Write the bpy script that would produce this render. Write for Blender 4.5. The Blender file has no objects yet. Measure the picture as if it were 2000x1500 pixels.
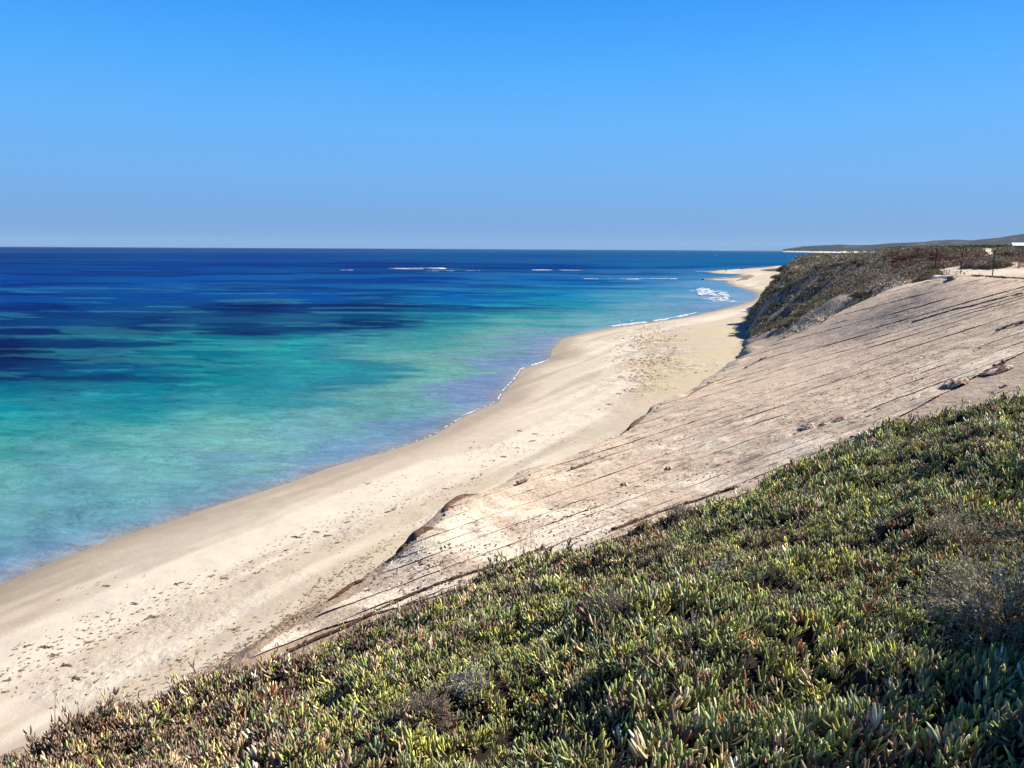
import bpy, math, random
import numpy as np
from mathutils import Matrix, Vector
random.seed(7); RNG = np.random.default_rng(7)
S = bpy.context.scene
C = S.collection

# ------------------------------------------------------------------ camera, sky, sun, exposure
CAM_Z = 12.0; FPX = 1480.0; PITCH = math.atan(264.0/FPX); ROLL = 0.0052
_f = np.array([0, math.cos(PITCH), -math.sin(PITCH)])
_r0 = np.array([1.0, 0, 0]); _u0 = np.array([0, math.sin(PITCH), math.cos(PITCH)])
CR = math.cos(ROLL)*_r0 + math.sin(ROLL)*_u0
CU = -math.sin(ROLL)*_r0 + math.cos(ROLL)*_u0
cam = bpy.data.cameras.new('camera'); co = bpy.data.objects.new('camera', cam); C.objects.link(co)
cam.sensor_width = 36.0; cam.lens = 36.0*FPX/2000.0; cam.clip_start = 0.05; cam.clip_end = 90000
co.matrix_world = Matrix(((CR[0], CU[0], -_f[0], 0), (CR[1], CU[1], -_f[1], 0), (CR[2], CU[2], -_f[2], CAM_Z), (0, 0, 0, 1)))
S.camera = co

SUN_AZ = math.radians(66)      # to the right of the view direction (+Y)
SUN_EL = math.radians(42)
sd = Vector((math.cos(SUN_EL)*math.sin(SUN_AZ), math.cos(SUN_EL)*math.cos(SUN_AZ), math.sin(SUN_EL)))
sl = bpy.data.lights.new('sun', 'SUN'); sl.energy = 4.9; sl.angle = math.radians(0.53); sl.color = (1.0, 0.915, 0.79)
so = bpy.data.objects.new('sun', sl); C.objects.link(so); so.rotation_euler = (-sd).to_track_quat('-Z', 'Y').to_euler()
so.location = (0, 0, 200)

W = bpy.data.worlds.new('World'); S.world = W; W.use_nodes = True
nt = W.node_tree; nt.nodes.clear()
out = nt.nodes.new('ShaderNodeOutputWorld'); bg = nt.nodes.new('ShaderNodeBackground')
sky = nt.nodes.new('ShaderNodeTexSky'); sky.sky_type = 'NISHITA'; sky.sun_disc = False
sky.sun_elevation = SUN_EL; sky.sun_rotation = SUN_AZ; sky.air_density = 1.0; sky.dust_density = 0.4; sky.ozone_density = 3.0
# grade of the sky colour by height above the horizon
geo = nt.nodes.new('ShaderNodeNewGeometry'); sep = nt.nodes.new('ShaderNodeSeparateXYZ')
nt.links.new(geo.outputs['Incoming'], sep.inputs[0])
neg = nt.nodes.new('ShaderNodeMath'); neg.operation = 'MULTIPLY'; neg.inputs[1].default_value = -1.0
nt.links.new(sep.outputs[2], neg.inputs[0])
ramp = nt.nodes.new('ShaderNodeValToRGB'); nt.links.new(neg.outputs[0], ramp.inputs[0])
def lin(c):
    c = np.asarray(c, float)/255.0
    return np.where(c <= 0.04045, c/12.92, ((c+0.055)/1.055)**2.4)
SKYC = [(0.0, (104, 156, 210)), (0.03, (108, 160, 218)), (0.085, (108, 173, 236)), (0.15, (97, 178, 250)), (0.22, (72, 170, 252)), (0.30, (40, 150, 250)), (0.60, (16, 72, 160)), (1.0, (7, 40, 108))]
el = ramp.color_ramp.elements
for i, (p, c) in enumerate(SKYC):
    e = el[i] if i < 2 else el.new(p)
    e.position = p; l = lin(c); e.color = (l[0], l[1], l[2], 1)
EXPO = 1.05
k = nt.nodes.new('ShaderNodeMix'); k.data_type = 'RGBA'; k.blend_type = 'MIX'; k.inputs[0].default_value = 0.96
mul = nt.nodes.new('ShaderNodeVectorMath'); mul.operation = 'SCALE'; mul.inputs[3].default_value = (2**-EXPO)/0.10
nt.links.new(ramp.outputs[0], mul.inputs[0])
nt.links.new(sky.outputs[0], k.inputs[6]); nt.links.new(mul.outputs[0], k.inputs[7])
nt.links.new(k.outputs[2], bg.inputs[0]); bg.inputs[1].default_value = 0.10
nt.links.new(bg.outputs[0], out.inputs[0])
S.view_settings.view_transform = 'Standard'; S.view_settings.look = 'None'; S.view_settings.exposure = EXPO; S.view_settings.gamma = 1
S.render.engine = 'CYCLES'

# ------------------------------------------------------------------ helpers
def ray(u, v):
    a = (np.asarray(u, float)-1000)/FPX; b = -(np.asarray(v, float)-750)/FPX
    return np.stack([a*CR[i] + b*CU[i] + _f[i] for i in range(3)], -1)
def at_z(u, v, z):
    d = ray(u, v); t = (np.asarray(z, float)-CAM_Z)/d[..., 2]
    return d[..., 0]*t, d[..., 1]*t
def at_d(u, v, D):                       # point on the pixel's ray at forward distance D
    d = ray(u, v); t = D/d[..., 1]
    return np.array([d[0]*t, D, CAM_Z + d[2]*t])
def proj(x, y, z):
    z = z-CAM_Z
    a = x*CR[0]+y*CR[1]+z*CR[2]; b = x*CU[0]+y*CU[1]+z*CU[2]; c = x*_f[0]+y*_f[1]+z*_f[2]
    c = np.maximum(c, 1e-3)
    return 1000+FPX*a/c, 750-FPX*b/c
def _h(ix, iy, s):
    n = (ix.astype(np.int64)*374761393 + iy.astype(np.int64)*668265263 + s*974634777) & 0xffffffff
    n = ((n ^ (n >> 13))*1274126177) & 0xffffffff
    n = (n ^ (n >> 16)) & 0xffffffff
    return n/4294967295.0
def vnoise(x, y, s=0):
    x = np.asarray(x, float); y = np.asarray(y, float)
    ix = np.floor(x); iy = np.floor(y); fx = x-ix; fy = y-iy
    fx = fx*fx*(3-2*fx); fy = fy*fy*(3-2*fy)
    a = _h(ix, iy, s); b = _h(ix+1, iy, s); c = _h(ix, iy+1, s); d = _h(ix+1, iy+1, s)
    return (a*(1-fx)+b*fx)*(1-fy) + (c*(1-fx)+d*fx)*fy
def fbm(x, y, o=4, s=0):
    r = 0; a = 1; t = 0
    for i in range(o):
        r = r + a*vnoise(x*2**i+i*17.3, y*2**i-i*9.1, s+i); t += a; a *= 0.5
    return r/t            # 0..1
def sstep(a, b, x):
    t = np.clip((x-a)/(b-a), 0, 1); return t*t*(3-2*t)
def tps_fit(P):
    P = np.array(P, float); n = len(P); X = P[:, :2]/40
    d = np.linalg.norm(X[:, None]-X[None], axis=2); K = np.where(d > 0, d*d*np.log(d+1e-9), 0) + np.eye(n)*2e-4
    A = np.zeros((n+3, n+3)); A[:n, :n] = K; A[:n, n] = 1; A[:n, n+1:] = X; A[n, :n] = 1; A[n+1:, :n] = X.T
    w = np.linalg.solve(A, np.concatenate([P[:, 2], [0, 0, 0]]))
    def f(x, y):
        x = np.asarray(x, float); y = np.asarray(y, float); sh = x.shape
        q = np.stack([x.ravel(), y.ravel()], 1)/40; r = np.zeros(len(q))
        for i in range(0, len(q), 20000):
            qq = q[i:i+20000]; dd = np.linalg.norm(qq[:, None]-X[None], axis=2)
            r[i:i+20000] = np.where(dd > 0, dd*dd*np.log(dd+1e-9), 0)@w[:n] + w[n] + qq@w[n+1:]
        return r.reshape(sh)
    return f
def seg_sd(x, y, P):
    """signed distance to an open polyline; positive to the right of its direction"""
    x = np.asarray(x, float); y = np.asarray(y, float); best = np.full(x.shape, 1e18); sg = np.ones(x.shape)
    P = np.asarray(P, float)
    for i in range(len(P)-1):
        ax, ay = P[i]; bx, by = P[i+1]; dx, dy = bx-ax, by-ay; L = dx*dx+dy*dy+1e-12
        t = np.clip(((x-ax)*dx+(y-ay)*dy)/L, 0, 1)
        qx = x-ax-t*dx; qy = y-ay-t*dy; d = qx*qx+qy*qy
        c = dy*(x-ax)-dx*(y-ay)
        # at shared corners prefer the segment whose line is farther (stable sign)
        m = (d < best-1e-9) | ((np.abs(d-best) <= 1e-9) & (np.abs(c)/math.sqrt(L) > np.abs(sg)))
        best = np.where(m, d, best); sg = np.where(m, c/math.sqrt(L), sg)
    return np.sqrt(best)*np.where(sg >= 0, 1, -1)
def in_poly(x, y, P):
    x = np.asarray(x, float); y = np.asarray(y, float); r = np.zeros(x.shape, bool); P = np.asarray(P, float); n = len(P)
    for i in range(n):
        x1, y1 = P[i]; x2, y2 = P[(i+1) % n]
        m = ((y1 > y) != (y2 > y)) & (x < (x2-x1)*(y-y1)/((y2-y1) if y2 != y1 else 1e-12)+x1)
        r ^= m
    return r

def mesh_np(name, V, F, mat, parent=None, col=None, smooth=True, loc=None, extra=None):
    """V (n,3); F list of int arrays each (m,k); col (n,3) linear point colour"""
    me = bpy.data.meshes.new(name); V = np.asarray(V, np.float32)
    me.vertices.add(len(V)); me.vertices.foreach_set('co', V.ravel())
    Fs = [np.asarray(f, np.int32) for f in (F if isinstance(F, list) else [F]) if len(f)]
    li = np.concatenate([f.ravel() for f in Fs]); tot = np.concatenate([np.full(len(f), f.shape[1], np.int32) for f in Fs])
    st = np.concatenate([[0], np.cumsum(tot)[:-1]]).astype(np.int32)
    me.loops.add(len(li)); me.loops.foreach_set('vertex_index', li)
    me.polygons.add(len(tot)); me.polygons.foreach_set('loop_start', st); me.polygons.foreach_set('loop_total', tot)
    me.polygons.foreach_set('use_smooth', np.full(len(tot), smooth))
    me.update(calc_edges=True)
    if col is not None:
        a = me.color_attributes.new('Col', 'FLOAT_COLOR', 'POINT')
        cc = np.ones((len(V), 4), np.float32); cc[:, :3] = col; a.data.foreach_set('color', cc.ravel())
    if extra is not None:
        for kx, vx in extra.items():
            a = me.attributes.new(kx, 'FLOAT', 'POINT'); a.data.foreach_set('value', np.asarray(vx, np.float32).ravel())
    me.materials.append(mat)
    o = bpy.data.objects.new(name, me); C.objects.link(o)
    if parent: o.parent = parent
    if loc is not None: o.location = loc
    return o
def grid_faces(ni, nj, keep=None):
    i, j = np.meshgrid(np.arange(ni-1), np.arange(nj-1), indexing='ij')
    a = (i*nj+j).ravel(); F = np.stack([a, a+nj, a+nj+1, a+1], 1)      # upward normals when j ~ +x, i ~ +y reversed below
    F = F[:, ::-1]
    return F if keep is None else F[keep.ravel()]
def tag(o, label=None, cat=None, group=None, kind=None):
    if label: o['label'] = label
    if cat: o['category'] = cat
    if group: o['group'] = group
    if kind: o['kind'] = kind
    return o
def empty(name, loc, rz=0, rx=0, ry=0):
    o = bpy.data.objects.new(name, None); C.objects.link(o); o.location = loc; o.rotation_euler = (rx, ry, rz); o.empty_display_size = 0.2
    return o
def copy_tree(o):
    c = o.copy(); C.objects.link(c)
    for ch in o.children:
        d = ch.copy(); C.objects.link(d); d.parent = c
    return c

# ------------------------------------------------------------------ materials
def new_mat(name):
    m = bpy.data.materials.new(name); m.use_nodes = True; n = m.node_tree; b = n.nodes['Principled BSDF']
    return m, n, b
def noise(n, scale, detail=4, rough=0.6, vec=None, dist=0.0):
    t = n.nodes.new('ShaderNodeTexNoise'); t.inputs['Scale'].default_value = scale; t.inputs['Detail'].default_value = detail
    t.inputs['Roughness'].default_value = rough; t.inputs['Distortion'].default_value = dist
    if vec is not None: n.links.new(vec, t.inputs['Vector'])
    return t.outputs['Fac']
def mapping(n, scale=(1, 1, 1), rot=(0, 0, 0), src='Object'):
    tc = n.nodes.new('ShaderNodeTexCoord'); mp = n.nodes.new('ShaderNodeMapping')
    mp.inputs['Scale'].default_value = scale; mp.inputs['Rotation'].default_value = rot
    n.links.new(tc.outputs[src], mp.inputs[0]); return mp.outputs[0]
def math_(n, op, a, b=None, c=None, clamp=False):
    m = n.nodes.new('ShaderNodeMath'); m.operation = op; m.use_clamp = clamp
    for i, x in enumerate((a, b, c)):
        if x is None: continue
        if isinstance(x, (int, float)): m.inputs[i].default_value = x
        else: n.links.new(x, m.inputs[i])
    return m.outputs[0]
def mr(n, x, a, b, c, d):
    m = n.nodes.new('ShaderNodeMapRange'); n.links.new(x, m.inputs[0])
    for i, q in enumerate((a, b, c, d)): m.inputs[i+1].default_value = q
    return m.outputs[0]
def mix(n, f, a, b, mode='MIX'):
    m = n.nodes.new('ShaderNodeMix'); m.data_type = 'RGBA'; m.blend_type = mode
    for i, x in ((0, f), (6, a), (7, b)):
        if isinstance(x, (int, float)): m.inputs[i].default_value = x
        elif isinstance(x, tuple): m.inputs[i].default_value = (*x, 1)
        else: n.links.new(x, m.inputs[i])
    return m.outputs[2]
def attr(n, name, fac=False):
    a = n.nodes.new('ShaderNodeAttribute'); a.attribute_name = name; return a.outputs['Fac' if fac else 'Color']
def bump(n, b, h, strength=0.5, dist=0.05):
    m = n.nodes.new('ShaderNodeBump'); m.inputs['Strength'].default_value = strength; m.inputs['Distance'].default_value = dist
    n.links.new(h, m.inputs['Height'])
    if b is not None: n.links.new(m.outputs[0], b.inputs['Normal'])
    return m.outputs[0]
def scale_col(n, c, f):
    m = n.nodes.new('ShaderNodeVectorMath'); m.operation = 'SCALE'; n.links.new(c, m.inputs[0]); n.links.new(f, m.inputs[3]); return m.outputs[0]

def sand_mat(name, tracks=True):
    m, n, b = new_mat(name); v = mapping(n); col = attr(n, 'Col')
    f1 = noise(n, 1.3, 5, 0.62, v); f2 = noise(n, 9, 4, 0.7, v); f3 = noise(n, 60, 2, 0.6, v)
    s = math_(n, 'MULTIPLY', mr(n, f1, .3, .7, .93, 1.07), mr(n, f2, .25, .75, .95, 1.05))
    s = math_(n, 'MULTIPLY', s, mr(n, f3, .3, .7, .93, 1.06))
    s = math_(n, 'MULTIPLY', s, 0.79); c = scale_col(n, col, s)
    n.links.new(c, b.inputs['Base Color']); b.inputs['Roughness'].default_value = 0.95
    b.inputs['Specular IOR Level'].default_value = 0.15
    tr = attr(n, 'tread', True)
    # footprints: small dimples where people walked
    vo = n.nodes.new('ShaderNodeTexVoronoi'); vo.inputs['Scale'].default_value = 2.6; n.links.new(v, vo.inputs['Vector']); vo.inputs['Randomness'].default_value = 1
    dim = mr(n, vo.outputs['Distance'], 0.12, 0.42, 0.0, 1.0)
    fn = noise(n, 4.5, 5, 0.65, v, 0.6)
    hh = math_(n, 'ADD', math_(n, 'MULTIPLY', dim, math_(n, 'MULTIPLY', tr, 0.6)), math_(n, 'MULTIPLY', fn, math_(n, 'MULTIPLY_ADD', tr, 1.5, 0.10)))
    hh = math_(n, 'ADD', hh, math_(n, 'MULTIPLY', f2, 0.08))
    bump(n, b, hh, 0.9, 0.12)
    return m
M_sand = sand_mat('sand')

def net_mat():
    m, n, b = new_mat('jute_netting'); v = mapping(n); col = attr(n, 'Col')
    f1 = noise(n, 1.6, 5, .6, v); f2 = noise(n, 9, 5, .8, v); f3 = noise(n, 22, 4, .8, v)
    speck = mr(n, f2, .40, .54, .62, 1.06); sp3 = mr(n, f3, .38, .56, .70, 1.10)
    s = math_(n, 'MULTIPLY', mr(n, f1, .3, .7, .90, 1.08), math_(n, 'MULTIPLY', speck, sp3))
    s = math_(n, 'MULTIPLY', s, 1.03); c = scale_col(n, col, s)
    n.links.new(c, b.inputs['Base Color']); b.inputs['Roughness'].default_value = 1; b.inputs['Specular IOR Level'].default_value = 0.05
    h = math_(n, 'ADD', math_(n, 'MULTIPLY', f2, .6), math_(n, 'MULTIPLY', f1, .8))
    bump(n, b, h, 0.8, 0.07)
    return m
M_net = net_mat()

def plain(name, rgb, rough=0.9, spec=0.2, var=0.15, scale=8, bmp=0.0, usecol=False, trans=0.0):
    m, n, b = new_mat(name); v = mapping(n); f = noise(n, scale, 4, .6, v)
    src = attr(n, 'Col') if usecol else None
    if src is None:
        rg = n.nodes.new('ShaderNodeRGB'); rg.outputs[0].default_value = (*rgb, 1); src = rg.outputs[0]
    c = scale_col(n, src, mr(n, f, .25, .75, 1-var, 1+var)); n.links.new(c, b.inputs['Base Color'])
    b.inputs['Roughness'].default_value = rough; b.inputs['Specular IOR Level'].default_value = spec
    if bmp: bump(n, b, f, bmp, 0.02)
    if trans:
        o_ = n.nodes['Material Output']; t = n.nodes.new('ShaderNodeBsdfTranslucent'); n.links.new(c, t.inputs[0])
        mx = n.nodes.new('ShaderNodeMixShader'); mx.inputs[0].default_value = trans
        n.links.new(b.outputs[0], mx.inputs[1]); n.links.new(t.outputs[0], mx.inputs[2]); n.links.new(mx.outputs[0], o_.inputs[0])
    return m
M_leaf = plain('succulent_leaf', (1, 1, 1), 0.5, 0.25, 0.12, 30, 0, True)
M_foliage = plain('shrub_foliage', (1, 1, 1), 0.8, 0.2, 0.2, 3, 0, True, 0.15)
M_soil = plain('dark_soil', (0.045, 0.035, 0.026), 1, 0.1, 0.4, 6, 0.5)
M_wood = plain('weathered_wood', (0.42, 0.37, 0.31), 0.9, 0.2, 0.3, 12, 0.6)
M_twig = plain('dry_twig', (0.16, 0.13, 0.11), 0.9, 0.2, 0.3, 12)
M_brownnet = plain('brown_coir', (0.085, 0.055, 0.04), 1, 0.05, 0.45, 25, 0.8)
M_weed = plain('dry_seaweed', (0.20, 0.15, 0.10), 0.9, 0.2, 0.4, 8)
M_steel = plain('rusty_steel', (0.05, 0.032, 0.026), 0.7, 0.4, 0.4, 20)
M_white = plain('white_roof', (0.8, 0.8, 0.78), 0.6, 0.4, 0.05, 2)
M_rock = plain('reef_rock', (0.16, 0.13, 0.09), 0.9, 0.3, 0.4, 1.2, 0.6)
M_foam = plain('foam', (0.62, 0.66, 0.68), 0.9, 0.2, 0.08, 4)
def _foam_alpha():
    n = M_foam.node_tree; b = n.nodes['Principled BSDF']; v = mapping(n); f = noise(n, 2.2, 5, .7, v)
    n.links.new(mr(n, f, .36, .60, .25, .95), b.inputs['Alpha'])
_foam_alpha()
M_heath = plain('hill_heath', (1, 1, 1), 1, 0.05, 0.35, 0.02, 0, True)
M_skin = plain('skin', (0.35, 0.2, 0.14), 0.6, 0.3, 0.05, 5)
M_cloth = plain('dark_clothing', (0.03, 0.035, 0.05), 0.9, 0.2, 0.1, 5)
M_orange = plain('faded_orange_mesh', (0.34, 0.09, 0.06), 0.8, 0.2, 0.2, 10)

def sea_mat():
    m = bpy.data.materials.new('sea_water'); m.use_nodes = True; n = m.node_tree; n.nodes.clear()
    o_ = n.nodes.new('ShaderNodeOutputMaterial'); d = n.nodes.new('ShaderNodeBsdfDiffuse'); g = n.nodes.new('ShaderNodeBsdfGlossy')
    v = mapping(n, (0.6, 1, 1), (0, 0, math.radians(-18)))
    f1 = noise(n, 0.5, 6, .62, v, .4); f2 = noise(n, 0.06, 5, .6, v); f3 = noise(n, 1.8, 4, .6, v); f0 = noise(n, 0.010, 5, .6, v)
    s = math_(n, 'MULTIPLY', mr(n, f1, .3, .7, .82, 1.18), mr(n, f2, .3, .7, .88, 1.12))
    s = math_(n, 'MULTIPLY', s, mr(n, f3, .3, .7, .86, 1.14))
    s = math_(n, 'MULTIPLY', s, mr(n, f0, .3, .7, .92, 1.08))
    n.links.new(scale_col(n, attr(n, 'Col'), s), d.inputs[0])
    h = math_(n, 'ADD', math_(n, 'MULTIPLY', f1, 1.0), math_(n, 'MULTIPLY', f3, .12))
    nb = bump(n, None, h, 0.85, 0.4); n.links.new(nb, g.inputs['Normal']); n.links.new(nb, d.inputs['Normal'])
    g.inputs['Roughness'].default_value = 0.22
    fr = n.nodes.new('ShaderNodeFresnel'); fr.inputs[0].default_value = 1.33; n.links.new(nb, fr.inputs['Normal'])
    fac = math_(n, 'MINIMUM', math_(n, 'MULTIPLY', fr.outputs[0], .5), 0.018)
    mx = n.nodes.new('ShaderNodeMixShader'); n.links.new(fac, mx.inputs[0]); n.links.new(d.outputs[0], mx.inputs[1]); n.links.new(g.outputs[0], mx.inputs[2])
    n.links.new(mx.outputs[0], o_.inputs[0]); return m
M_sea = sea_mat()

# ------------------------------------------------------------------ shoreline and sea
shore_px = [(-900, 1620), (-350, 1330), (0, 1142), (110, 1095), (230, 1050), (400, 995), (560, 945), (640, 915), (780, 875), (850, 850), (905, 815), (940, 800), (975, 786),
            (985, 765), (1005, 745), (1020, 722), (1075, 704), (1078, 685), (1100, 661), (1190, 641), (1340, 620), (1430, 600), (1472, 588), (1484, 577), (1470, 567), (1440, 560),
            (1420, 552), (1425, 548), (1380, 546.5), (1384, 543.5), (1440, 540), (1455, 536), (1400, 534), (1385, 531.5), (1400, 528.5), (1450, 525), (1500, 521), (1530, 518.5)]
ux = np.array([p[0] for p in shore_px], float); uy = np.array([p[1] for p in shore_px], float)
sx, sy = at_z(ux, uy, 0.0)
shore = list(zip(sx, sy)); shore = [(-40, -60), (-34, -10)] + shore[1:] + [(330, 620), (520, 900), (1300, 1500), (2600, 2200)]
shore = np.array(shore)
def shore_d(x, y): return seg_sd(x, y, shore)          # + on the land side

seacols = [  # lavender entries near the shore include the sky's reflection as colour
 (0,487,(8,62,132)),(700,487,(8,66,138)),(1300,489,(12,90,155)),(1520,490,(30,105,165)),
 (0,500,(5,60,138)),(500,500,(6,66,145)),(1000,500,(5,82,152)),(1400,500,(10,100,162)),(1600,497,(20,100,160)),
 (0,520,(0,68,148)),(400,520,(0,74,155)),(700,520,(0,64,142)),(1100,520,(5,84,158)),(1400,518,(12,108,168)),
 (0,550,(0,70,155)),(400,550,(0,84,168)),(800,548,(0,86,168)),(1100,550,(0,106,178)),(1300,548,(50,128,188)),(1400,552,(115,160,205)),
 (0,580,(0,76,155)),(300,575,(0,74,155)),(600,580,(0,80,165)),(900,580,(0,105,178)),(1100,580,(5,135,185)),(1300,580,(75,155,190)),(1430,585,(150,175,215)),
 (100,600,(5,60,130)),(500,600,(5,46,112)),(750,600,(0,58,128)),(950,600,(0,112,165)),(1100,600,(20,142,172)),(1250,605,(120,168,195)),(1400,600,(140,165,210)),
 (0,630,(5,62,128)),(300,630,(8,50,110)),(700,628,(0,62,122)),(850,628,(5,122,150)),(1000,630,(40,150,160)),(1150,630,(125,175,188)),
 (0,660,(5,48,108)),(250,655,(10,84,128)),(500,660,(5,56,112)),(700,657,(10,85,135)),(850,660,(65,160,165)),(1000,655,(120,180,172)),(1070,668,(140,158,195)),
 (0,690,(0,42,102)),(200,690,(8,76,125)),(400,690,(10,118,142)),(600,690,(20,146,155)),(800,690,(85,165,168)),(950,690,(130,180,172)),(1040,690,(140,152,192)),
 (0,720,(0,76,125)),(200,718,(5,86,132)),(400,725,(20,138,150)),(600,725,(45,158,165)),(700,720,(30,130,155)),(850,725,(130,182,172)),(1000,730,(135,152,198)),
 (0,760,(10,126,150)),(300,760,(10,126,152)),(500,760,(40,148,165)),(650,760,(30,128,160)),(800,760,(128,185,176)),(930,770,(140,152,200)),
 (0,800,(10,140,156)),(250,800,(30,148,162)),(500,800,(62,160,168)),(700,800,(122,180,178)),(880,810,(126,160,194)),
 (0,850,(15,138,152)),(250,850,(50,158,162)),(450,850,(118,185,180)),(650,850,(134,184,190)),(790,855,(128,158,196)),
 (0,900,(80,172,172)),(300,900,(122,184,182)),(500,900,(138,188,186)),(640,905,(126,158,196)),
 (0,960,(120,182,182)),(300,960,(126,182,190)),(470,955,(126,168,192)),
 (0,1020,(124,178,190)),(200,1020,(122,172,194)),(330,1010,(126,168,192)),
 (0,1100,(112,152,184)),(90,1095,(118,148,186)),(-400,1200,(116,145,180)),(-600,1000,(90,160,172)),(-700,800,(10,140,156)),(-700,650,(5,55,118)),(-700,550,(0,70,155))]
SC = np.array([[a, b] for a, b, c in seacols], float); SL = np.array([lin(c) for a, b, c in seacols])
def feat(u, v): return np.stack([u/170.0, np.log(np.maximum(v-483.5, 1.5))*4.2], -1)
SF = feat(SC[:, 0], SC[:, 1])
SEA_K = np.array([2.5, 2.12, 2.12])      # display radiance of a white diffuse sheet lying flat here
def sea_color(x, y):
    sh = x.shape; wx = (fbm(x/9, y/9, 4, 3)-.5); wy = (fbm(x/9, y/9, 4, 31)-.5)
    sc = np.clip(y/60, .4, 8)
    u, v = proj(x, y, 0*x)
    P = x/y; Q = np.log(y)                                  # bars and beds lengthen with distance from the cliff
    n1 = fbm(P*5+3, Q*9, 4, 5)-.5; n2 = fbm(P*16, Q*38+9, 4, 6)-.5
    uu = u + 240*n1 + 120*n2; vv = 486 + (np.maximum(v, 487.2)-486)*np.exp(0.20*(fbm(P*3+40, Q*8, 4, 8)-.5)*2 + .10*n2)
    q = feat(uu.ravel(), vv.ravel()); r = np.zeros((len(q), 3))
    for i in range(0, len(q), 20000):
        d2 = ((q[i:i+20000, None]-SF[None])**2).sum(2); w = 1/(d2**1.6+0.02); r[i:i+20000] = (w@SL)/w.sum(1, keepdims=True)
    r = r.reshape(sh+(3,))
    # weed beds: dark patches seen through the water
    d = -shore_d(x, y)
    p = fbm(P*6+11, Q*13+5, 5, 12); wb = sstep(.505, .575, p)*sstep(16, 40, d)*(1-sstep(500, 900, y))
    r = r*(1-0.62*wb[..., None]*np.array([1, .75, .42]))
    p = fbm(P*9+61, Q*26+25, 5, 13); gb = sstep(.57, .63, p)*sstep(14, 30, d)*(1-sstep(180, 300, y))
    r = r + gb[..., None]*np.array([.02, .09, .07])
    # shallow rim: sky's lavender reflection put into the colour; then film over wet sand
    rim = 1-sstep(0.2, 3.2, d + 2.0*n2*2)
    r = r*(1-rim[..., None]*.6) + rim[..., None]*.6*lin((158, 166, 196))
    thin = 1-sstep(.1, 1.3, d+.8*n2); r = r*(1-.55*thin[..., None])+.55*thin[..., None]*lin((190, 172, 164))
    return np.clip(r/SEA_K, 0.002, .8)

Yr = np.concatenate([np.geomspace(4, 14, 25)[:-1], np.geomspace(14, 900, 560)[:-1], np.geomspace(900, 22000, 120)])
T = np.concatenate([np.linspace(-3.5, -.95, 40)[:-1], np.linspace(-.95, .6, 620)[:-1], np.linspace(.6, 3.5, 60)])
YY, TT = np.meshgrid(Yr, T, indexing='ij'); XX = YY*TT
dd_ = shore_d(XX, YY)
keepv = dd_ < 14
kf = keepv[:-1, :-1] | keepv[1:, 1:]
V = np.stack([XX, YY, 0.04*(fbm(XX/3, YY/6, 3, 77)-.5)*(YY < 250)*sstep(1, 8, -dd_)], -1).reshape(-1, 3)
colr = sea_color(XX, YY).reshape(-1, 3)
F = grid_faces(len(Yr), len(T), kf)
used = np.zeros(len(V), bool); used[F.ravel()] = True; idx = np.cumsum(used)-1
o = mesh_np('sea', V[used], idx[F], M_sea, col=colr[used]); tag(o, kind='structure')

# ------------------------------------------------------------------ dune height field
PX = [ # pixel u, v and height z
 (480,1290,2.5),(560,1225,2.6),(640,1175,2.9),(700,1132,3.0),(745,1105,3.1),(790,1070,3.6),(830,1038,3.8),(890,980,4.0),(935,970,3.9),(1050,915,3.9),(1210,850,4.1),
 (1290,790,4.3),(1380,745,4.0),(1460,695,3.6),(1540,650,4.3),(1440,642,2.8),(1600,630,5.8),
 (620,1235,2.7),(800,1165,3.1),(1000,1080,3.6),(1240,1010,4.1),(1480,960,4.9),(1700,870,6.2),(2000,745,8.0),(2200,690,9.0),
 (1300,890,4.4),(1573,799,5.9),(1650,775,6.3),(1000,1000,3.9),(2000,666,8.6),(2000,610,9.4),(1780,632,8.0),(1700,660,7.0),(1850,590,9.3),
 (1938,541.5,10.4),(1876,534.5,10.4),(1826,530.5,10.4),(2000,548,10.4),(1840,549,10.2),(2300,552,10.5),(2300,600,10.3)]
PX_D = [ # pixel u, v and forward distance
 (1500,567,95),(1525,531,112),(1600,524,92),(1700,509,84),(1690,590,62),(1770,556,56),(1600,640,66),(1650,565,75),(1560,600,80),(1480,625,88),
 (1525,523,150),(1600,505,150),(1800,500,85),(1860,518,70),(2000,520,66),(1800,504,180),(1870,496,160),(1950,492,150),(2010,488,150),(1750,508,200),(1720,508,140),
 (2000,500,100),(1900,503,100),(1700,503,260),(2000,490,300),(2300,480,160),(2300,500,90),(1660,506,200),(1850,495,280)]
CP = []
for u, v, z in PX: x, y = at_z(u, v, z); CP.append((x, y, z))
for u, v, D in PX_D: p = at_d(u, v, D); CP.append(tuple(p))
CP += [(-14, 8, 2.6), (-9, 12, 2.6), (-3, 11, 3.4), (6, 12, 6.2), (16, 12, 9.5), (30, 15, 10.6), (45, 40, 11), (70, 60, 11.5), (12, 4, 9.8), (30, -10, 10.5), (-8, -10, 5), (0, 0, 6), (200, 120, 14), (250, 300, 15), (150, 420, 12), (260, 480, 13)]
dune_tps = tps_fit(CP)
lip_px = [(480,1290,2.5),(560,1225,2.6),(640,1175,2.9),(700,1132,3.0),(745,1105,3.1),(790,1070,3.6),(830,1038,3.8),(890,980,4.0),(935,970,3.9),(1050,915,3.9),(1210,850,4.1),
          (1290,790,4.3),(1380,745,4.0),(1458,695,3.6)]
lip = [(-30, -20), (-16, 5), (-10.5, 12.5)] + [tuple(map(float, at_z(u, v, z))) for u, v, z in lip_px]
lip += [tuple(map(float, at_z(1458, 650, 3.2)))] + [tuple(at_d(u, v, D)[:2]) for u, v, D in ((1520, 567, 95), (1545, 533, 112), (1540, 525, 150))] + [(95, 230), (160, 330), (230, 480), (420, 700), (1200, 1200)]
lip = np.array(lip)
mat_top_px = None
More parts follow.
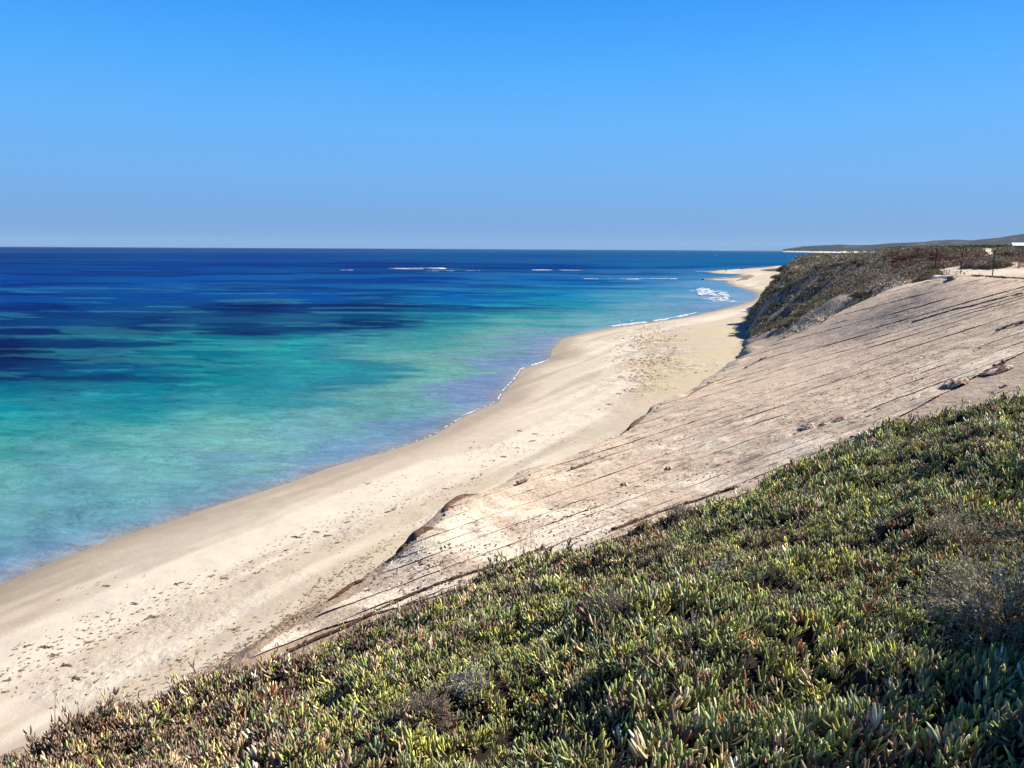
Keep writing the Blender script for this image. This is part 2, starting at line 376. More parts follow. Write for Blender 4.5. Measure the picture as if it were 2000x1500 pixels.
def mound_mask(x, y):
    """1 on the vegetated mound and heath, 0 on the matted slope"""
    e = seg_sd(x, y, MF); return e
def _w(u, v, z): return tuple(map(float, at_z(u, v, z)))
MF = np.array([(14, 60), _w(1470, 700, 3.6), _w(1540, 652, 4.3), _w(1600, 632, 5.8)] + [tuple(at_d(u, v, D)[:2]) for u, v, D in ((1690, 592, 62), (1770, 556, 56), (1815, 536, 54), (1870, 536, 51), (1930, 541, 47), (2000, 548, 43), (2300, 565, 36))])
def heath(x, y):                   # >0: metres inside the vegetated side (left of MF as it runs to the right)
    return -seg_sd(x, y, MF)
def dune_z(x, y, fine=True):
    z = dune_tps(x, y)
    s = seg_sd(x, y, lip)
    s2 = s + 1.2*(fbm(x/2.5, y/2.5, 3, 50)-.5)
    z = z - (0.62+.35*sstep(18, 22, y)+.1*sstep(60, 80, y))*np.maximum(-s2, 0)
    if fine:
        h = heath(x, y); m = sstep(0, 4, h)*sstep(-4, 1, s+2)*(1-.9*sstep(.46, .56, x/np.maximum(y, 8)))*(1-sstep(250, 400, y))
        # wind-cut ridges and gullies of the vegetated dune, running down towards the beach
        a = (x*0.93-y*0.36); b = (x*0.36+y*0.93)
        z = z + m*(2.6*(fbm(a/16, b/6.0, 3, 60)-.5)+0.8*(fbm(a/4, b/1.8, 3, 61)-.5))
        z = z + 0.22*(fbm(x/3.2, y/2.2, 4, 62)-.5) + .05*(fbm(x/.6, y/.6, 3, 63)-.5)
        # bulging lip of the matting
        z = z + 0.2*np.exp(-((s-0.6)/0.7)**2)*sstep(.45, .7, fbm(x/3+5, y/3, 2, 64))
    return z
def hit(u, v, zf=None, t0=3.0, t1=400.0, n=900):
    zf = zf or (lambda x, y: dune_z(x, y)); d = ray(u, v); t = np.geomspace(t0, t1, n)
    x = d[0]*t; y = d[1]*t; z = CAM_Z+d[2]*t; g = z - zf(x, y); k = np.argmax(g < 0)
    if not (g < 0).any(): return None
    a, b = t[max(k-1, 0)], t[k]; tt = np.linspace(a, b, 40); g = CAM_Z+d[2]*tt - zf(d[0]*tt, d[1]*tt); q = tt[np.argmax(g < 0)] if (g < 0).any() else b
    return float(d[0]*q), float(d[1]*q), float(CAM_Z+d[2]*q)

# ------------------------------------------------------------------ beach
def beach_z(x, y, fine=True):
    d = shore_d(x, y)
    far = sstep(130, 260, y)
    z = np.where(d > 0, 1.1*(1-np.exp(-d/9.0)) + 0.9*sstep(6, 22, d) , 0.10*d)
    z = z*(1-.45*far)
    if fine: z = z + (0.10*(fbm(x/5, y/5, 4, 20)-.5) + .05*(fbm(x/1.2, y/1.2, 3, 21)-.5))*sstep(1.5, 6, d)
    return z
def beach_color(x, y):
    d = shore_d(x, y); n1 = fbm(x/7, y/7, 4, 22); n2 = fbm(x/1.5, y/1.5, 4, 23); n3 = fbm(x/.45, y/.45, 3, 24)
    a = x*0.47+y*0.88; c = -x*0.88+y*0.47                     # along and across the shore
    st = fbm(a/16, c/1.6, 4, 25)
    dry = np.array([.50, .43, .33]); dryb = np.array([.58, .515, .41]); wet = np.array([.37, .31, .235]); yel = np.array([.50, .43, .285])
    r = np.ones(x.shape+(3,))*dry
    band = sstep(2.2, 4, d+2*(n1-.5)*2)*(1-sstep(7, 10, d+3*(n1-.5)*2)); r = r + (dryb-r)*(band*(.35+.65*sstep(.35, .6, st)))[..., None]
    yb = sstep(.45, .65, n1)*sstep(9, 13, d); r = r + (yel-r)*(0.85*yb)[..., None]
    w = 1-sstep(.5, 2.7, d+1.6*(st-.5)*2+1.2*(n1-.5)); r = r + (wet-r)*w[..., None]
    stc = sstep(.52, .68, st)*(1-sstep(7, 11, d)); r = r*(1-.24*stc[..., None]); sb = sstep(.52, .64, fbm(a/22+9, c/2.2, 5, 28))*sstep(2.5, 4.5, d)*(1-sstep(10, 13, d)); r = r+(np.array([.66, .60, .49])-r)*(.75*sb)[..., None]
    # brown debris-strewn foot of the dune
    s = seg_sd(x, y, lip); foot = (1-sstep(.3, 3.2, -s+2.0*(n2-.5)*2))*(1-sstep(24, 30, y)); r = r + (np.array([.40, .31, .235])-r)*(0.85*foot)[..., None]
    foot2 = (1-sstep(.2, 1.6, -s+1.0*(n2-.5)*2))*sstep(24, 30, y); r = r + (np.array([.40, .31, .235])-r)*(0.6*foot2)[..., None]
    r = r*(0.96+.08*n3)[..., None]
    return r
tread_px = [(1270, 660, 70, 30), (1290, 690, 60, 25), (1240, 740, 70, 22), (1350, 720, 60, 10), (1180, 790, 120, 14), (1000, 850, 110, 14), (850, 1000, 120, 25), (700, 1020, 130, 25), (600, 1090, 160, 30), (350, 1180, 200, 40), (120, 1290, 200, 45), (300, 1250, 200, 30), (1150, 850, 90, 10), (450, 1130, 150, 25)]
def tread(x, y):
    u, v = proj(x, y, 0*x+1.3); r = np.zeros(x.shape); n = fbm(x/1.6, y/1.6, 4, 26)
    for a, b, su, sv in tread_px: r = np.maximum(r, np.exp(-(((u-a)/su)**2+((v-b)/sv)**2))*(1 if b < 760 else .25))
    return np.clip(r*sstep(.38, .62, n)*1.4, 0, 1)
Yr = np.concatenate([[-60, -30, -10, 0, 4], np.geomspace(8, 260, 620)[:-1], np.geomspace(260, 1300, 70)])
Tb = np.concatenate([np.linspace(-2.6, -.85, 60)[:-1], np.linspace(-.85, .45, 460)[:-1], np.linspace(.45, 1.4, 60)])
YY, TT = np.meshgrid(Yr, Tb, indexing='ij'); XX = np.maximum(YY, 8)*TT
d = shore_d(XX, YY); s = seg_sd(XX, YY, lip)
kv = (d > -8) & (s < 12); kf = kv[:-1, :-1] | kv[1:, 1:]
Z = beach_z(XX, YY); TRD = tread(XX, YY)
dim = fbm(XX/.28, YY/.34, 2, 27); Z = Z - 0.06*TRD*sstep(.5, .72, dim)
V = np.stack([XX, YY, Z], -1).reshape(-1, 3); F = grid_faces(len(Yr), len(Tb), kf)
used = np.zeros(len(V), bool); used[F.ravel()] = True; idx = np.cumsum(used)-1
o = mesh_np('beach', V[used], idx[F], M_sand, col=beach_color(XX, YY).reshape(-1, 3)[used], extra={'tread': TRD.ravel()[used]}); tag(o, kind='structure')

# ------------------------------------------------------------------ dune sheet
path_w = None
Yr = np.concatenate([np.linspace(-30, 8, 20)[:-1], np.geomspace(8, 260, 640)[:-1], np.geomspace(260, 1000, 40)])
Td = np.concatenate([np.linspace(-2.2, -.55, 40)[:-1], np.linspace(-.55, .85, 620)[:-1], np.linspace(.85, 3.0, 60)])
YY, TT = np.meshgrid(Yr, Td, indexing='ij'); XX = np.maximum(YY, 8)*TT
s = seg_sd(XX, YY, lip); kv = s > -13; kf = kv[:-1, :-1] | kv[1:, 1:]
Z = dune_z(XX, YY)
hth = heath(XX, YY); n1 = fbm(XX/3, YY/3, 4, 30); n2 = fbm(XX/.8, YY/.8, 4, 31); n4 = fbm(XX/9, YY/9, 4, 33)
sandc = np.array([.47, .375, .285]); duncol = np.ones(XX.shape+(3,))*sandc
hm = sstep(-.5, 1.5, hth+3*(n1-.5)); n5 = fbm((XX*.93-YY*.36)/5, (XX*.36+YY*.93)/1.3, 4, 34)
veg = hm*sstep(.36, .50, n5*.6+n1*.4)*sstep(-5-4*(YY > 72), -2.5-3*(YY > 72), s+5*(n5-.5)*2); vc = np.array([.115, .092, .062])
far_v = sstep(58, 70, YY)*hm*sstep(-1, 2, s); veg = veg*(1-.9*sstep(7, 3, hth)*sstep(95, 80, YY)*sstep(.38, .48, n5)); veg = np.maximum(veg, (.35+.65*sstep(.36, .46, n5))*sstep(3, 7, hth)*far_v*sstep(.34, .42, n1))
duncol = duncol + (vc-duncol)*(veg*.93)[..., None]
u_, v_ = proj(XX, YY, Z)
# pale sand patches and the sandy track behind the posts
track = hm*0
for a, b, su, sv, k_ in ((1931, 497, 10, 8, 1), (1925, 488, 16, 3, .8), (1950, 531, 110, 7, 1), (1860, 526, 30, 4, 1), (1985, 517, 40, 7, .75), (1555, 523, 8, 4, .6), (1632, 503, 12, 3, .7)):
    track = np.maximum(track, k_*sstep(1.5, .6, np.sqrt(((u_-a)/su)**2+((v_-b)/sv)**2)))
duncol = duncol + (np.array([.62, .53, .41])-duncol)*track[..., None]*sstep(.2, .5, n2*.5+.4)[..., None]
# brown bare sand above and below the matting next to the plants
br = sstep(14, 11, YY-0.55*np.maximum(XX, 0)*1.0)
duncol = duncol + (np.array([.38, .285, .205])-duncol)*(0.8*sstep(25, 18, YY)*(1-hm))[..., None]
duncol = duncol*(.92+.16*n2)[..., None]
V = np.stack([XX, YY, Z], -1).reshape(-1, 3); F = grid_faces(len(Yr), len(Td), kf)
used = np.zeros(len(V), bool); used[F.ravel()] = True; idx = np.cumsum(used)-1
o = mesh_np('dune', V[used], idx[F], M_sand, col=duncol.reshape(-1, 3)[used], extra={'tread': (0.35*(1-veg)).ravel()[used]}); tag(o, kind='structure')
#@@PART2
# sampler on the finished dune grid
_ly = Yr.copy(); _Z = Z.copy(); _T = Td.copy()
def ZS(x, y):
    x = np.asarray(x, float); y = np.asarray(y, float); t = x/np.maximum(y, 8)
    i = np.clip(np.searchsorted(_ly, y)-1, 0, len(_ly)-2); j = np.clip(np.searchsorted(_T, t)-1, 0, len(_T)-2)
    fy = np.clip((y-_ly[i])/(_ly[i+1]-_ly[i]), 0, 1); ft = np.clip((t-_T[j])/(_T[j+1]-_T[j]), 0, 1)
    return (_Z[i, j]*(1-ft)+_Z[i, j+1]*ft)*(1-fy)+(_Z[i+1, j]*(1-ft)+_Z[i+1, j+1]*ft)*fy
def GZ(x, y): return np.maximum(ZS(x, y), np.maximum(beach_z(x, y), 0))
def hits(u, v, zf, t0=3.0, t1=300.0, n=700):
    u = np.asarray(u, float).ravel(); v = np.asarray(v, float).ravel(); R = ray(u, v); tt = np.geomspace(t0, t1, n)
    out = np.full((len(u), 3), np.nan)
    for a in range(0, len(u), 2000):
        r = R[a:a+2000]; x = r[:, :1]*tt; y = r[:, 1:2]*tt; z = CAM_Z+r[:, 2:]*tt; g = (z-zf(x, y)) < 0
        k = np.argmax(g, 1); ok = g.any(1) & (k > 0); k = np.maximum(k, 1); I = np.arange(len(r))
        za = z[I, k-1]-zf(x[I, k-1], y[I, k-1]); zb = z[I, k]-zf(x[I, k], y[I, k]); f = np.clip(za/(za-zb+1e-9), 0, 1)
        t = tt[k-1]+(tt[k]-tt[k-1])*f; P = CAM_Z*0+r*t[:, None]; P[:, 2] += CAM_Z; P[~ok] = np.nan; out[a:a+2000] = P
    return out

# ------------------------------------------------------------------ jute erosion mats rolled down the slope
VPU, VPV = 3300.0, 200.0
slopes = [-.226]
while slopes[-1] > -.424: slopes.append(slopes[-1] - random.uniform(.0045, .0105))
NA = 330; NB = 11
def mat_keep(x, y):
    e = seg_sd(x, y, lip) + 1.0*(fbm(x/2.0, y/2.0, 3, 80)-.5)
    h = heath(x, y) + 2.2*(fbm(x/1.5+5, y/1.5, 3, 81)-.5)
    u, v = proj(x, y, ZS(x, y)); sl = (v-VPV)/(u-VPU); lo = np.interp(u, [400, 620, 1480, 1700, 2000], [-.388, -.3865, -.417, -.405, -.377])
    return (e > .15) & (h < 0.1) & (sl > lo)
for k in range(len(slopes)-1):
    s0, s1 = slopes[k], slopes[k+1]
    us = np.linspace(380, 2420, NA); uu, ff = np.meshgrid(us, np.linspace(0, 1, NB), indexing='ij')
    wob = 0.0011*(fbm(us/160+k*13.1, us*0+k, 3, 82)-.5)[:, None]*2
    sl = s0+(s1-s0)*ff*1.04 + wob; vv = VPV+sl*(uu-VPU)
    H = hits(uu, vv, ZS, 8, 130, 420)
    x = H[:, 0].reshape(NA, NB); y = H[:, 1].reshape(NA, NB); bad = np.isnan(x); x = np.nan_to_num(x, nan=-50); y = np.nan_to_num(y, nan=5)
    kp = mat_keep(x, y) & ~bad; z = ZS(x, y)
    kf = kp[:-1, :-1] & kp[1:, 1:] & kp[1:, :-1] & kp[:-1, 1:]
    kf &= (np.hypot(x[1:, :-1]-x[:-1, :-1], y[1:, :-1]-y[:-1, :-1]) < 2.0)
    kf &= (np.hypot(x[:-1, 1:]-x[:-1, :-1], y[:-1, 1:]-y[:-1, :-1]) < 2.0)
    if kf.sum() < 40: continue
    gate = sstep(.38, .62, fbm(x/1.8, y/1.8, 3, 83)); gate2 = sstep(.42, .62, fbm(x/2.5+9, y/2.5, 3, 84))
    edge = np.exp(-((1-ff)/.08)**2); edge0 = np.exp(-(ff/.10)**2)
    dist = np.maximum(y, 15)/30
    z = z + .035 + .010*dist + .045*(fbm(x/.40, y/.30, 3, 96)-.5) + (.004+.024*gate*gate2*edge)*1.0 - .008*edge0 + .07*(fbm(x/.7, y/.7, 3, 85)-.5)*sstep(.45, .62, fbm(x/4, y/4, 2, 86)) + .006*(k % 2)
    base = np.array([.50, .405, .31]); c = np.ones((NA, NB, 3))*base*(0.93+.14*random.random())
    pale = sstep(.52, .66, fbm(x/1.3+3, y/.8, 4, 87)*.55+.45*fbm(x/6, y/6, 2, 88))*sstep(-.325, -.34, sl)*1.0; pale = np.maximum(pale, sstep(.44, .56, fbm(x/1.3+3, y/.8, 4, 87))*np.exp(-((sl+.385)/.016)**2)*.9)
    c = c + (np.array([.66, .585, .47])-c)*(pale*.9)[..., None]
    c = c*(.9+.2*fbm(x/.5, y/.5, 3, 89))[..., None]
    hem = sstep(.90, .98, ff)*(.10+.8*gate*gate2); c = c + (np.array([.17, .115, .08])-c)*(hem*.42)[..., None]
    clump = sstep(.60, .70, fbm(x/.35, y/.22, 4, 90))*sstep(.4, .55, fbm(x/5, y/3, 2, 95)); c = c*(1-.40*clump)[..., None]
    V = np.stack([x, y, z], -1).reshape(-1, 3); F = grid_faces(NA, NB, kf)[:, ::-1]
    used = np.zeros(len(V), bool); used[F.ravel()] = True; idx = np.cumsum(used)-1
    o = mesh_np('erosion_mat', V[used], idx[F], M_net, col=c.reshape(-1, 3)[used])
    tag(o, 'pale brown jute erosion mat laid up the dune slope between its neighbours', 'erosion mat', 'jute erosion mats laid side by side on the slope')

# ------------------------------------------------------------------ foreground bank
sil = [(-300,1570,4.6),(0,1468,5.2),(100,1434,5.4),(250,1375,5.8),(400,1330,6.2),(480,1310,6.4),(600,1270,6.7),(700,1228,6.9),(830,1180,7.1),(950,1125,7.3),(1080,1080,7.6),(1200,1052,7.8),(1320,1014,8.0),
       (1450,962,8.2),(1560,925,8.4),(1650,868,8.6),(1800,818,8.8),(2000,768,9.1),(2300,700,9.6)]
SILW = [at_d(u, v+14*7/D, D) for u, v, D in sil]
BP = [tuple(p) for p in SILW]
for u, v, D in ((500,1500,3.5),(0,1640,4.0),(1000,1500,2.7),(1500,1500,2.3),(2000,1500,2.2),(1500,1200,3.8),(1500,1050,5.4),(1000,1280,4.3),(1000,1180,5.6),(1750,1000,5.6),(2000,900,6.2),(2000,1150,3.8),(500,1390,4.9),(1750,1300,3.0),(1800,880,7.2),(1250,1150,5.2)):
    BP.append(tuple(at_d(u, v+12*5/D*.8, D)))
BP += [(0, 0, 10.35), (0, -3, 10.4), (2.5, 0, 10.35), (-2, 0, 9.6), (-4, 0, 8.2), (-6, 2, 6.8), (6, 3, 10.4), (9, 6, 10.4), (11, 10, 10.2), (8, -3, 10.5), (-3, -4, 9)]
bank_tps = tps_fit(BP)
sil_line = np.array([(-12, -8), (-6, 1)] + [tuple(p[:2]) for p in SILW] + [(14, 11), (30, 13)])
def bank_z(x, y, fine=True):
    s = seg_sd(x, y, sil_line)         # + on the camera side
    z = bank_tps(x, y) - 0.85*np.maximum(-s, 0)
    if fine: z = z + (0.42*(fbm(x/.75, y/.75, 3, 100)-.5) + .20*(fbm(x/.28, y/.28, 2, 101)-.5))
    return z
xs = np.linspace(-9, 16, 300); ys = np.linspace(-4, 15, 260); gx, gy = np.meshgrid(xs, ys, indexing='ij')
bz = bank_z(gx, gy); s = seg_sd(gx, gy, sil_line); kv = s > -3.5; kf = kv[:-1, :-1] & kv[1:, 1:]
V = np.stack([gx, gy, bz], -1).reshape(-1, 3); F = grid_faces(len(xs), len(ys), kf)[:, ::-1]
used = np.zeros(len(V), bool); used[F.ravel()] = True; idx = np.cumsum(used)-1
sn = s + .5*(fbm(gx/.6, gy/.6, 3, 102)-.5)
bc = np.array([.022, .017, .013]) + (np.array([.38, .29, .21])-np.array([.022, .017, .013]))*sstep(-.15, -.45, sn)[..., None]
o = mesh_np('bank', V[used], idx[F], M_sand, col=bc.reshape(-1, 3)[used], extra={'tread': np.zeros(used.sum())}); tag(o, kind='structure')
def BZ(x, y):
    i = np.clip((x-xs[0])/(xs[1]-xs[0]), 0, len(xs)-1.001); j = np.clip((y-ys[0])/(ys[1]-ys[0]), 0, len(ys)-1.001)
    a = i.astype(int); b = j.astype(int); fi = i-a; fj = j-b
    return (bz[a, b]*(1-fi)+bz[a+1, b]*fi)*(1-fj)+(bz[a, b+1]*(1-fi)+bz[a+1, b+1]*fi)*fj
def bank_hit(u, v):
    p = hits([u], [v], BZ, 1.2, 14, 500)[0]; return p

# ------------------------------------------------------------------ succulent ground cover
def leaves_mesh(B, D1, Ln, Wd, Cc, bend, flat=1.0):
    """curved, tapered finger leaves. B base, D1 unit dir, Ln length, Wd radius, bend vector"""
    n = len(B); up = np.array([0, 0, 1.0]); A = np.cross(D1, up); A /= np.linalg.norm(A, axis=1, keepdims=True)+1e-9; Bn = np.cross(D1, A)
    ang = RNG.uniform(0, 6.28, n); A2 = A*np.cos(ang)[:, None]+Bn*np.sin(ang)[:, None]; B2 = np.cross(D1, A2)
    ts = [0.0, .30, .65, .90]; rs = [.62, 1.0, .92, .5]; V = []
    for t, r in zip(ts, rs):
        c = B + D1*(Ln*t)[:, None] + bend*((t*t)*Ln)[:, None]
        for a in (0, 2.094, 4.189): V.append(c + (A2*math.cos(a)+B2*math.sin(a)*flat)*(Wd*r)[:, None])
    V.append(B + D1*Ln[:, None] + bend*Ln[:, None])
    V = np.stack(V, 1); base = (np.arange(n)*13)[:, None]; F = []
    for r in range(3):
        for a in range(3):
            b = (a+1) % 3; F.append(base+np.array([[r*3+a, r*3+b, r*3+3+b, r*3+3+a]]))
    Q = np.concatenate(F); Tt = np.concatenate([base+np.array([[9+a, 9+(a+1) % 3, 12]]) for a in range(3)])
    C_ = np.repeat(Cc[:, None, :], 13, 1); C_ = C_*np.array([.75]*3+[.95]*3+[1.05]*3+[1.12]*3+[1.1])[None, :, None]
    return V.reshape(-1, 3), [Q, Tt], C_.reshape(-1, 3)
def norm(a): return a/(np.linalg.norm(a, axis=1, keepdims=True)+1e-9)
NS = 105000
px_ = RNG.uniform(-7, 11, NS); py_ = RNG.uniform(0.6, 12, NS); pz_ = BZ(px_, py_)
s = seg_sd(px_, py_, sil_line) + .7*(fbm(px_/.5, py_/.5, 3, 103)-.5); u, v = proj(px_, py_, pz_)
bare = fbm(px_/.9, py_/.9, 3, 104)
keep = (s > -.10) & (u > -160) & (u < 2260) & (v < 1720) & (bare > .16) & (np.hypot(px_, py_) > .9)
keep &= ~((s < .5) & (RNG.random(NS) < .35))
px_, py_, pz_, s, u = [q[keep] for q in (px_, py_, pz_, s, u)]; NSn = len(px_); print('shoots', NSn)
n_a = fbm(px_/1.1, py_/1.1, 3, 105); n_b = fbm(px_/.45+7, py_/.45, 3, 106); n_c = fbm(px_/.6-4, py_/.6, 3, 107)
deadm = sstep(.58, .66, fbm(px_/.42, py_/.42, 3, 109)); dry = np.clip(1.06-u/1200 + 1.7*(n_a-.5) + .5*(1-sstep(.15, .8, s)) + .55*deadm, .08, .97)
PAL = {'g': (.20, .23, .08), 'b': (.135, .17, .085), 'y': (.38, .40, .10), 'r': (.20, .085, .05), 'p': (.135, .095, .075), 't': (.40, .31, .19), 'w': (.52, .48, .34)}
PALA = np.array([PAL[q] for q in 'gbyrptw'])
w = np.stack([1.0*(1-dry)+.15, .55*(1-dry)+.12, .10+1.0*sstep(.5, .68, n_b)*(1-dry*.8), .03+.30*sstep(.55, .7, n_c), 1.5*dry+.03, .55*dry+.16, .10+0*dry], 1)
w /= w.sum(1, keepdims=True); cs = w.cumsum(1); ci = np.minimum((RNG.random(NSn)[:, None] > cs).sum(1), 6)
shc = PALA[ci]*RNG.uniform(.8, 1.7, (NSn, 1))
axis = norm(np.stack([RNG.normal(0, .36, NSn)+.05, RNG.normal(0, .36, NSn)-.05, np.ones(NSn)], 1))
tall = (RNG.random(NSn) < .04+.16*(s < .40))*RNG.uniform(.03, .17, NSn)
size = RNG.uniform(.75, 1.15, NSn)*(.72+.62*sstep(.3, .7, fbm(px_/.7+31, py_/.7, 3, 110)))
Bs, Ds, Ls, Ws, Cs, Be = [], [], [], [], [], []
az0 = RNG.uniform(0, 6.28, NSn)
for p in range(4):
    for q in range(2):
        m = RNG.random(NSn) < (.97 if p < 4 else .75)
        az = az0 + p*1.57 + q*3.14 + RNG.normal(0, .2, NSn); tilt = np.clip(1.05-p*.19+RNG.normal(0, .12, NSn), .12, 1.3)
        hx = np.cross(axis, [0.3, .9, .1]); hx = norm(hx); hy = np.cross(axis, hx)
        rad = hx*np.cos(az)[:, None]+hy*np.sin(az)[:, None]
        D1 = norm(axis*np.cos(tilt)[:, None]+rad*np.sin(tilt)[:, None]); L = RNG.uniform(.042, .082, NSn)*size*(1-.06*p)
        base = np.stack([px_+RNG.normal(0, .012, NSn), py_+RNG.normal(0, .012, NSn), pz_-.01], 1) + axis*((.006+.014*p)*size+tall*(p/4))[:, None]
        col = shc*RNG.uniform(.6, 1.45, (NSn, 1)); rt = RNG.random(NSn) < .035; col = np.where(rt[:, None], PALA[3], col)
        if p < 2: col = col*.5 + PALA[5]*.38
        Bs.append(base[m]); Ds.append(D1[m]); Ls.append(L[m]); Ws.append((RNG.uniform(.0048, .0075, NSn)*size)[m]); Cs.append(col[m]); Be.append((axis-D1)[m]*.45)
Bs, Ds, Ls, Ws, Cs, Be = map(np.concatenate, (Bs, Ds, Ls, Ws, Cs, Be))
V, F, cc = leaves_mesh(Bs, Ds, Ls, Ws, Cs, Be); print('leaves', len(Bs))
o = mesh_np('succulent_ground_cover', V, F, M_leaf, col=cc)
tag(o, 'dense green and reddish succulent ground cover with finger leaves on the near bank', 'ground cover', kind='stuff')

# ------------------------------------------------------------------ tubes and twigs
def tubes(segs, sides=3):
    """segs: list of (points (k,3), radii (k,)) -> V, F"""
    V = []; F = []; off = 0
    for P, R in segs:
        P = np.asarray(P, float); R = np.broadcast_to(np.asarray(R, float), (len(P),)); T_ = np.gradient(P, axis=0); T_ = norm(T_)
        ref = np.array([0.31, .17, .93]) if abs(T_[:, 2]).mean() < .8 else np.array([1.0, .1, 0]); A = norm(np.cross(T_, ref)); B = np.cross(T_, A)
        for a in range(sides):
            th = 2*math.pi*a/sides; V.append(P+(A*math.cos(th)+B*math.sin(th))*R[:, None])
        k = len(P); idx = off+np.arange(sides*k).reshape(sides, k)
        for a in range(sides):
            b = (a+1) % sides; F.append(np.stack([idx[a, :-1], idx[a, 1:], idx[b, 1:], idx[b, :-1]], 1))
        V.append(P[:1]); V.append(P[-1:]); c0 = off+sides*k; c1 = c0+1
        for a in range(sides):
            b = (a+1) % sides
            F.append(np.array([[c0, idx[a, 0], idx[b, 0], c0]])[:, :4]); F.append(np.array([[c1, idx[b, -1], idx[a, -1], c1]]))
        off += sides*k+2
    V = np.concatenate(V); Fq = np.concatenate([f for f in F if f.shape[0] > 0 and not (f[:, 0] == f[:, 3]).any()]); Ft = np.concatenate([f[:, :3] for f in F if (f[:, 0] == f[:, 3]).any()])
    return V, [Fq, Ft]
def twiggy(r, h, nb, seed, sub=3, rad=.004):
    g = np.random.default_rng(seed); segs = []; tips = []
    for i in range(nb):
        az = g.uniform(0, 6.28); e = math.acos(g.uniform(.05, 1)); d = np.array([math.sin(e)*math.cos(az)*r, math.sin(e)*math.sin(az)*r, math.cos(e)*h])*g.uniform(.7, 1.08)
        k = 5; t = np.linspace(0, 1, k)[:, None]; w_ = g.normal(0, .06*r, (k, 3))*t; P = d*t + w_; P[:, 2] += .12*h*np.sin(t[:, 0]*3.14)
        segs.append((P, rad*np.linspace(1.6, .6, k)))
        for j in range(sub):
            q = g.uniform(.35, .95); b = P[int(q*(k-1))]; dd = d/np.linalg.norm(d)*g.uniform(.15, .35)*r + g.normal(0, .13*r, 3); P2 = b+dd*np.linspace(0, 1, 3)[:, None]
            segs.append((P2, rad*.6)); tips.append((b, dd))
        tips.append((P[-2], P[-1]-P[-2]))
    return segs, tips
def leaf_cards(cent, dirs, size, colr, g, asp=.4):
    n = len(cent); d = norm(dirs+g.normal(0, .5, (n, 3))); a = norm(np.cross(d, g.normal(0, 1, (n, 3)))); L = (size*g.uniform(.6, 1.3, n))[:, None]
    V = np.stack([cent, cent+d*L*.5+a*L*asp*.5, cent+d*L, cent+d*L*.5-a*L*asp*.5], 1).reshape(-1, 3)
    F = np.arange(n*4).reshape(n, 4); C_ = np.repeat(colr, 4, 0); return V, [F], C_
def near_shrub(name, u, v, r, h, label, cat, cols, nb=60, nleaf=2500, lsz=.018, seed=1, sink=.06, group=None, pos=None, rad=.003, sub=4, twcol=None):
    p = bank_hit(u, v) if pos is None else np.array([pos[0], pos[1], float(BZ(np.array(pos[0]), np.array(pos[1])))])
    root = empty(name, (p[0], p[1], p[2]-sink)); tag(root, label, cat, group); g = np.random.default_rng(seed)
    segs, tips = twiggy(r, h, nb, seed, sub, rad); V, F = tubes(segs); mesh_np('stems', V, F, twcol or M_twig, root)
    if nleaf:
        ti = g.integers(0, len(tips), nleaf); b = np.array([t[0] for t in tips]); d = np.array([t[1] for t in tips]); q = g.uniform(0, 1.1, nleaf)[:, None]
        cen = b[ti]+d[ti]*q+g.normal(0, .010, (nleaf, 3)); col = np.array(cols)[g.integers(0, len(cols), nleaf)]*g.uniform(.7, 1.3, (nleaf, 1))
        V, F, cc = leaf_cards(cen, norm(d[ti])+np.array([0, 0, .4]), lsz, col, g); mesh_np('foliage', V, F, M_foliage, root, cc)
    return root
grey = [(.42, .41, .28), (.34, .32, .21), (.50, .46, .36), (.26, .27, .15), (.40, .30, .21)]
silver = [(.55, .56, .48), (.46, .48, .42), (.38, .38, .30)]
near_shrub('coastal_shrub', 1985, 1250, .46, .50, 'grey-green shrub with fine leaves at the right edge, lit above the shadow', 'shrub', grey, 95, 20000, .020, 11)
near_shrub('coastal_shrub', 1890, 1210, .20, .22, 'small pale grey-green shrub at the left foot of the larger shrub by the shadow', 'shrub', grey, 40, 3600, .017, 12)
near_shrub('coastal_shrub', 1900, 1065, .36, .26, 'low spreading khaki shrub among the ice plants near the right edge', 'shrub', grey, 70, 7500, .018, 13)
near_shrub('coastal_shrub', 0, 0, .85, 1.5, 'dense dark green shrub outside the right edge, farther along the bank than the tall one', 'shrub', [(.07, .10, .045), (.10, .13, .06), (.05, .08, .04)], 120, 22000, .035, 14, pos=(5.1, 5.0), rad=.006)
near_shrub('coastal_shrub', 0, 0, .98, 2.45, 'tall shrub beside the bottom right corner that throws the broad dark shadow', 'shrub', [(.10, .13, .06), (.14, .15, .08), (.07, .10, .05)], 150, 46000, .042, 15, pos=(3.55, 3.12), rad=.006)
near_shrub('dry_shrub', 1215, 1215, .24, .22, 'ball of bare dark grey twigs amid the green ice plants', 'shrub', [(.20, .17, .16)], 150, 900, .010, 16, rad=.0022, sub=6)
near_shrub('dry_shrub', 920, 1345, .13, .15, 'silvery white tuft among the ice plants below centre', 'shrub', silver, 50, 1800, .014, 17)
near_shrub('dry_shrub', 955, 1368, .05, .10, 'tiny bleached white sprig just right of the silvery tuft', 'shrub', [(.7, .7, .66)], 14, 350, .012, 18)
near_shrub('dry_shrub', 830, 1400, .20, .15, 'brown leafless shrub left of the silvery tuft', 'shrub', [(.26, .18, .12), (.2, .15, .11)], 110, 900, .012, 19, rad=.0022, sub=6)
near_shrub('dry_shrub', 1335, 1010, .22, .24, 'pale grey-green wispy shrub on the crest of the bank in front of the matting', 'shrub', [(.42, .42, .33), (.32, .34, .24)], 60, 1500, .016, 20)
near_shrub('dry_shrub', 1415, 1120, .14, .13, 'small ash-grey tuft in the middle of the succulent bank', 'shrub', silver, 40, 900, .014, 21)
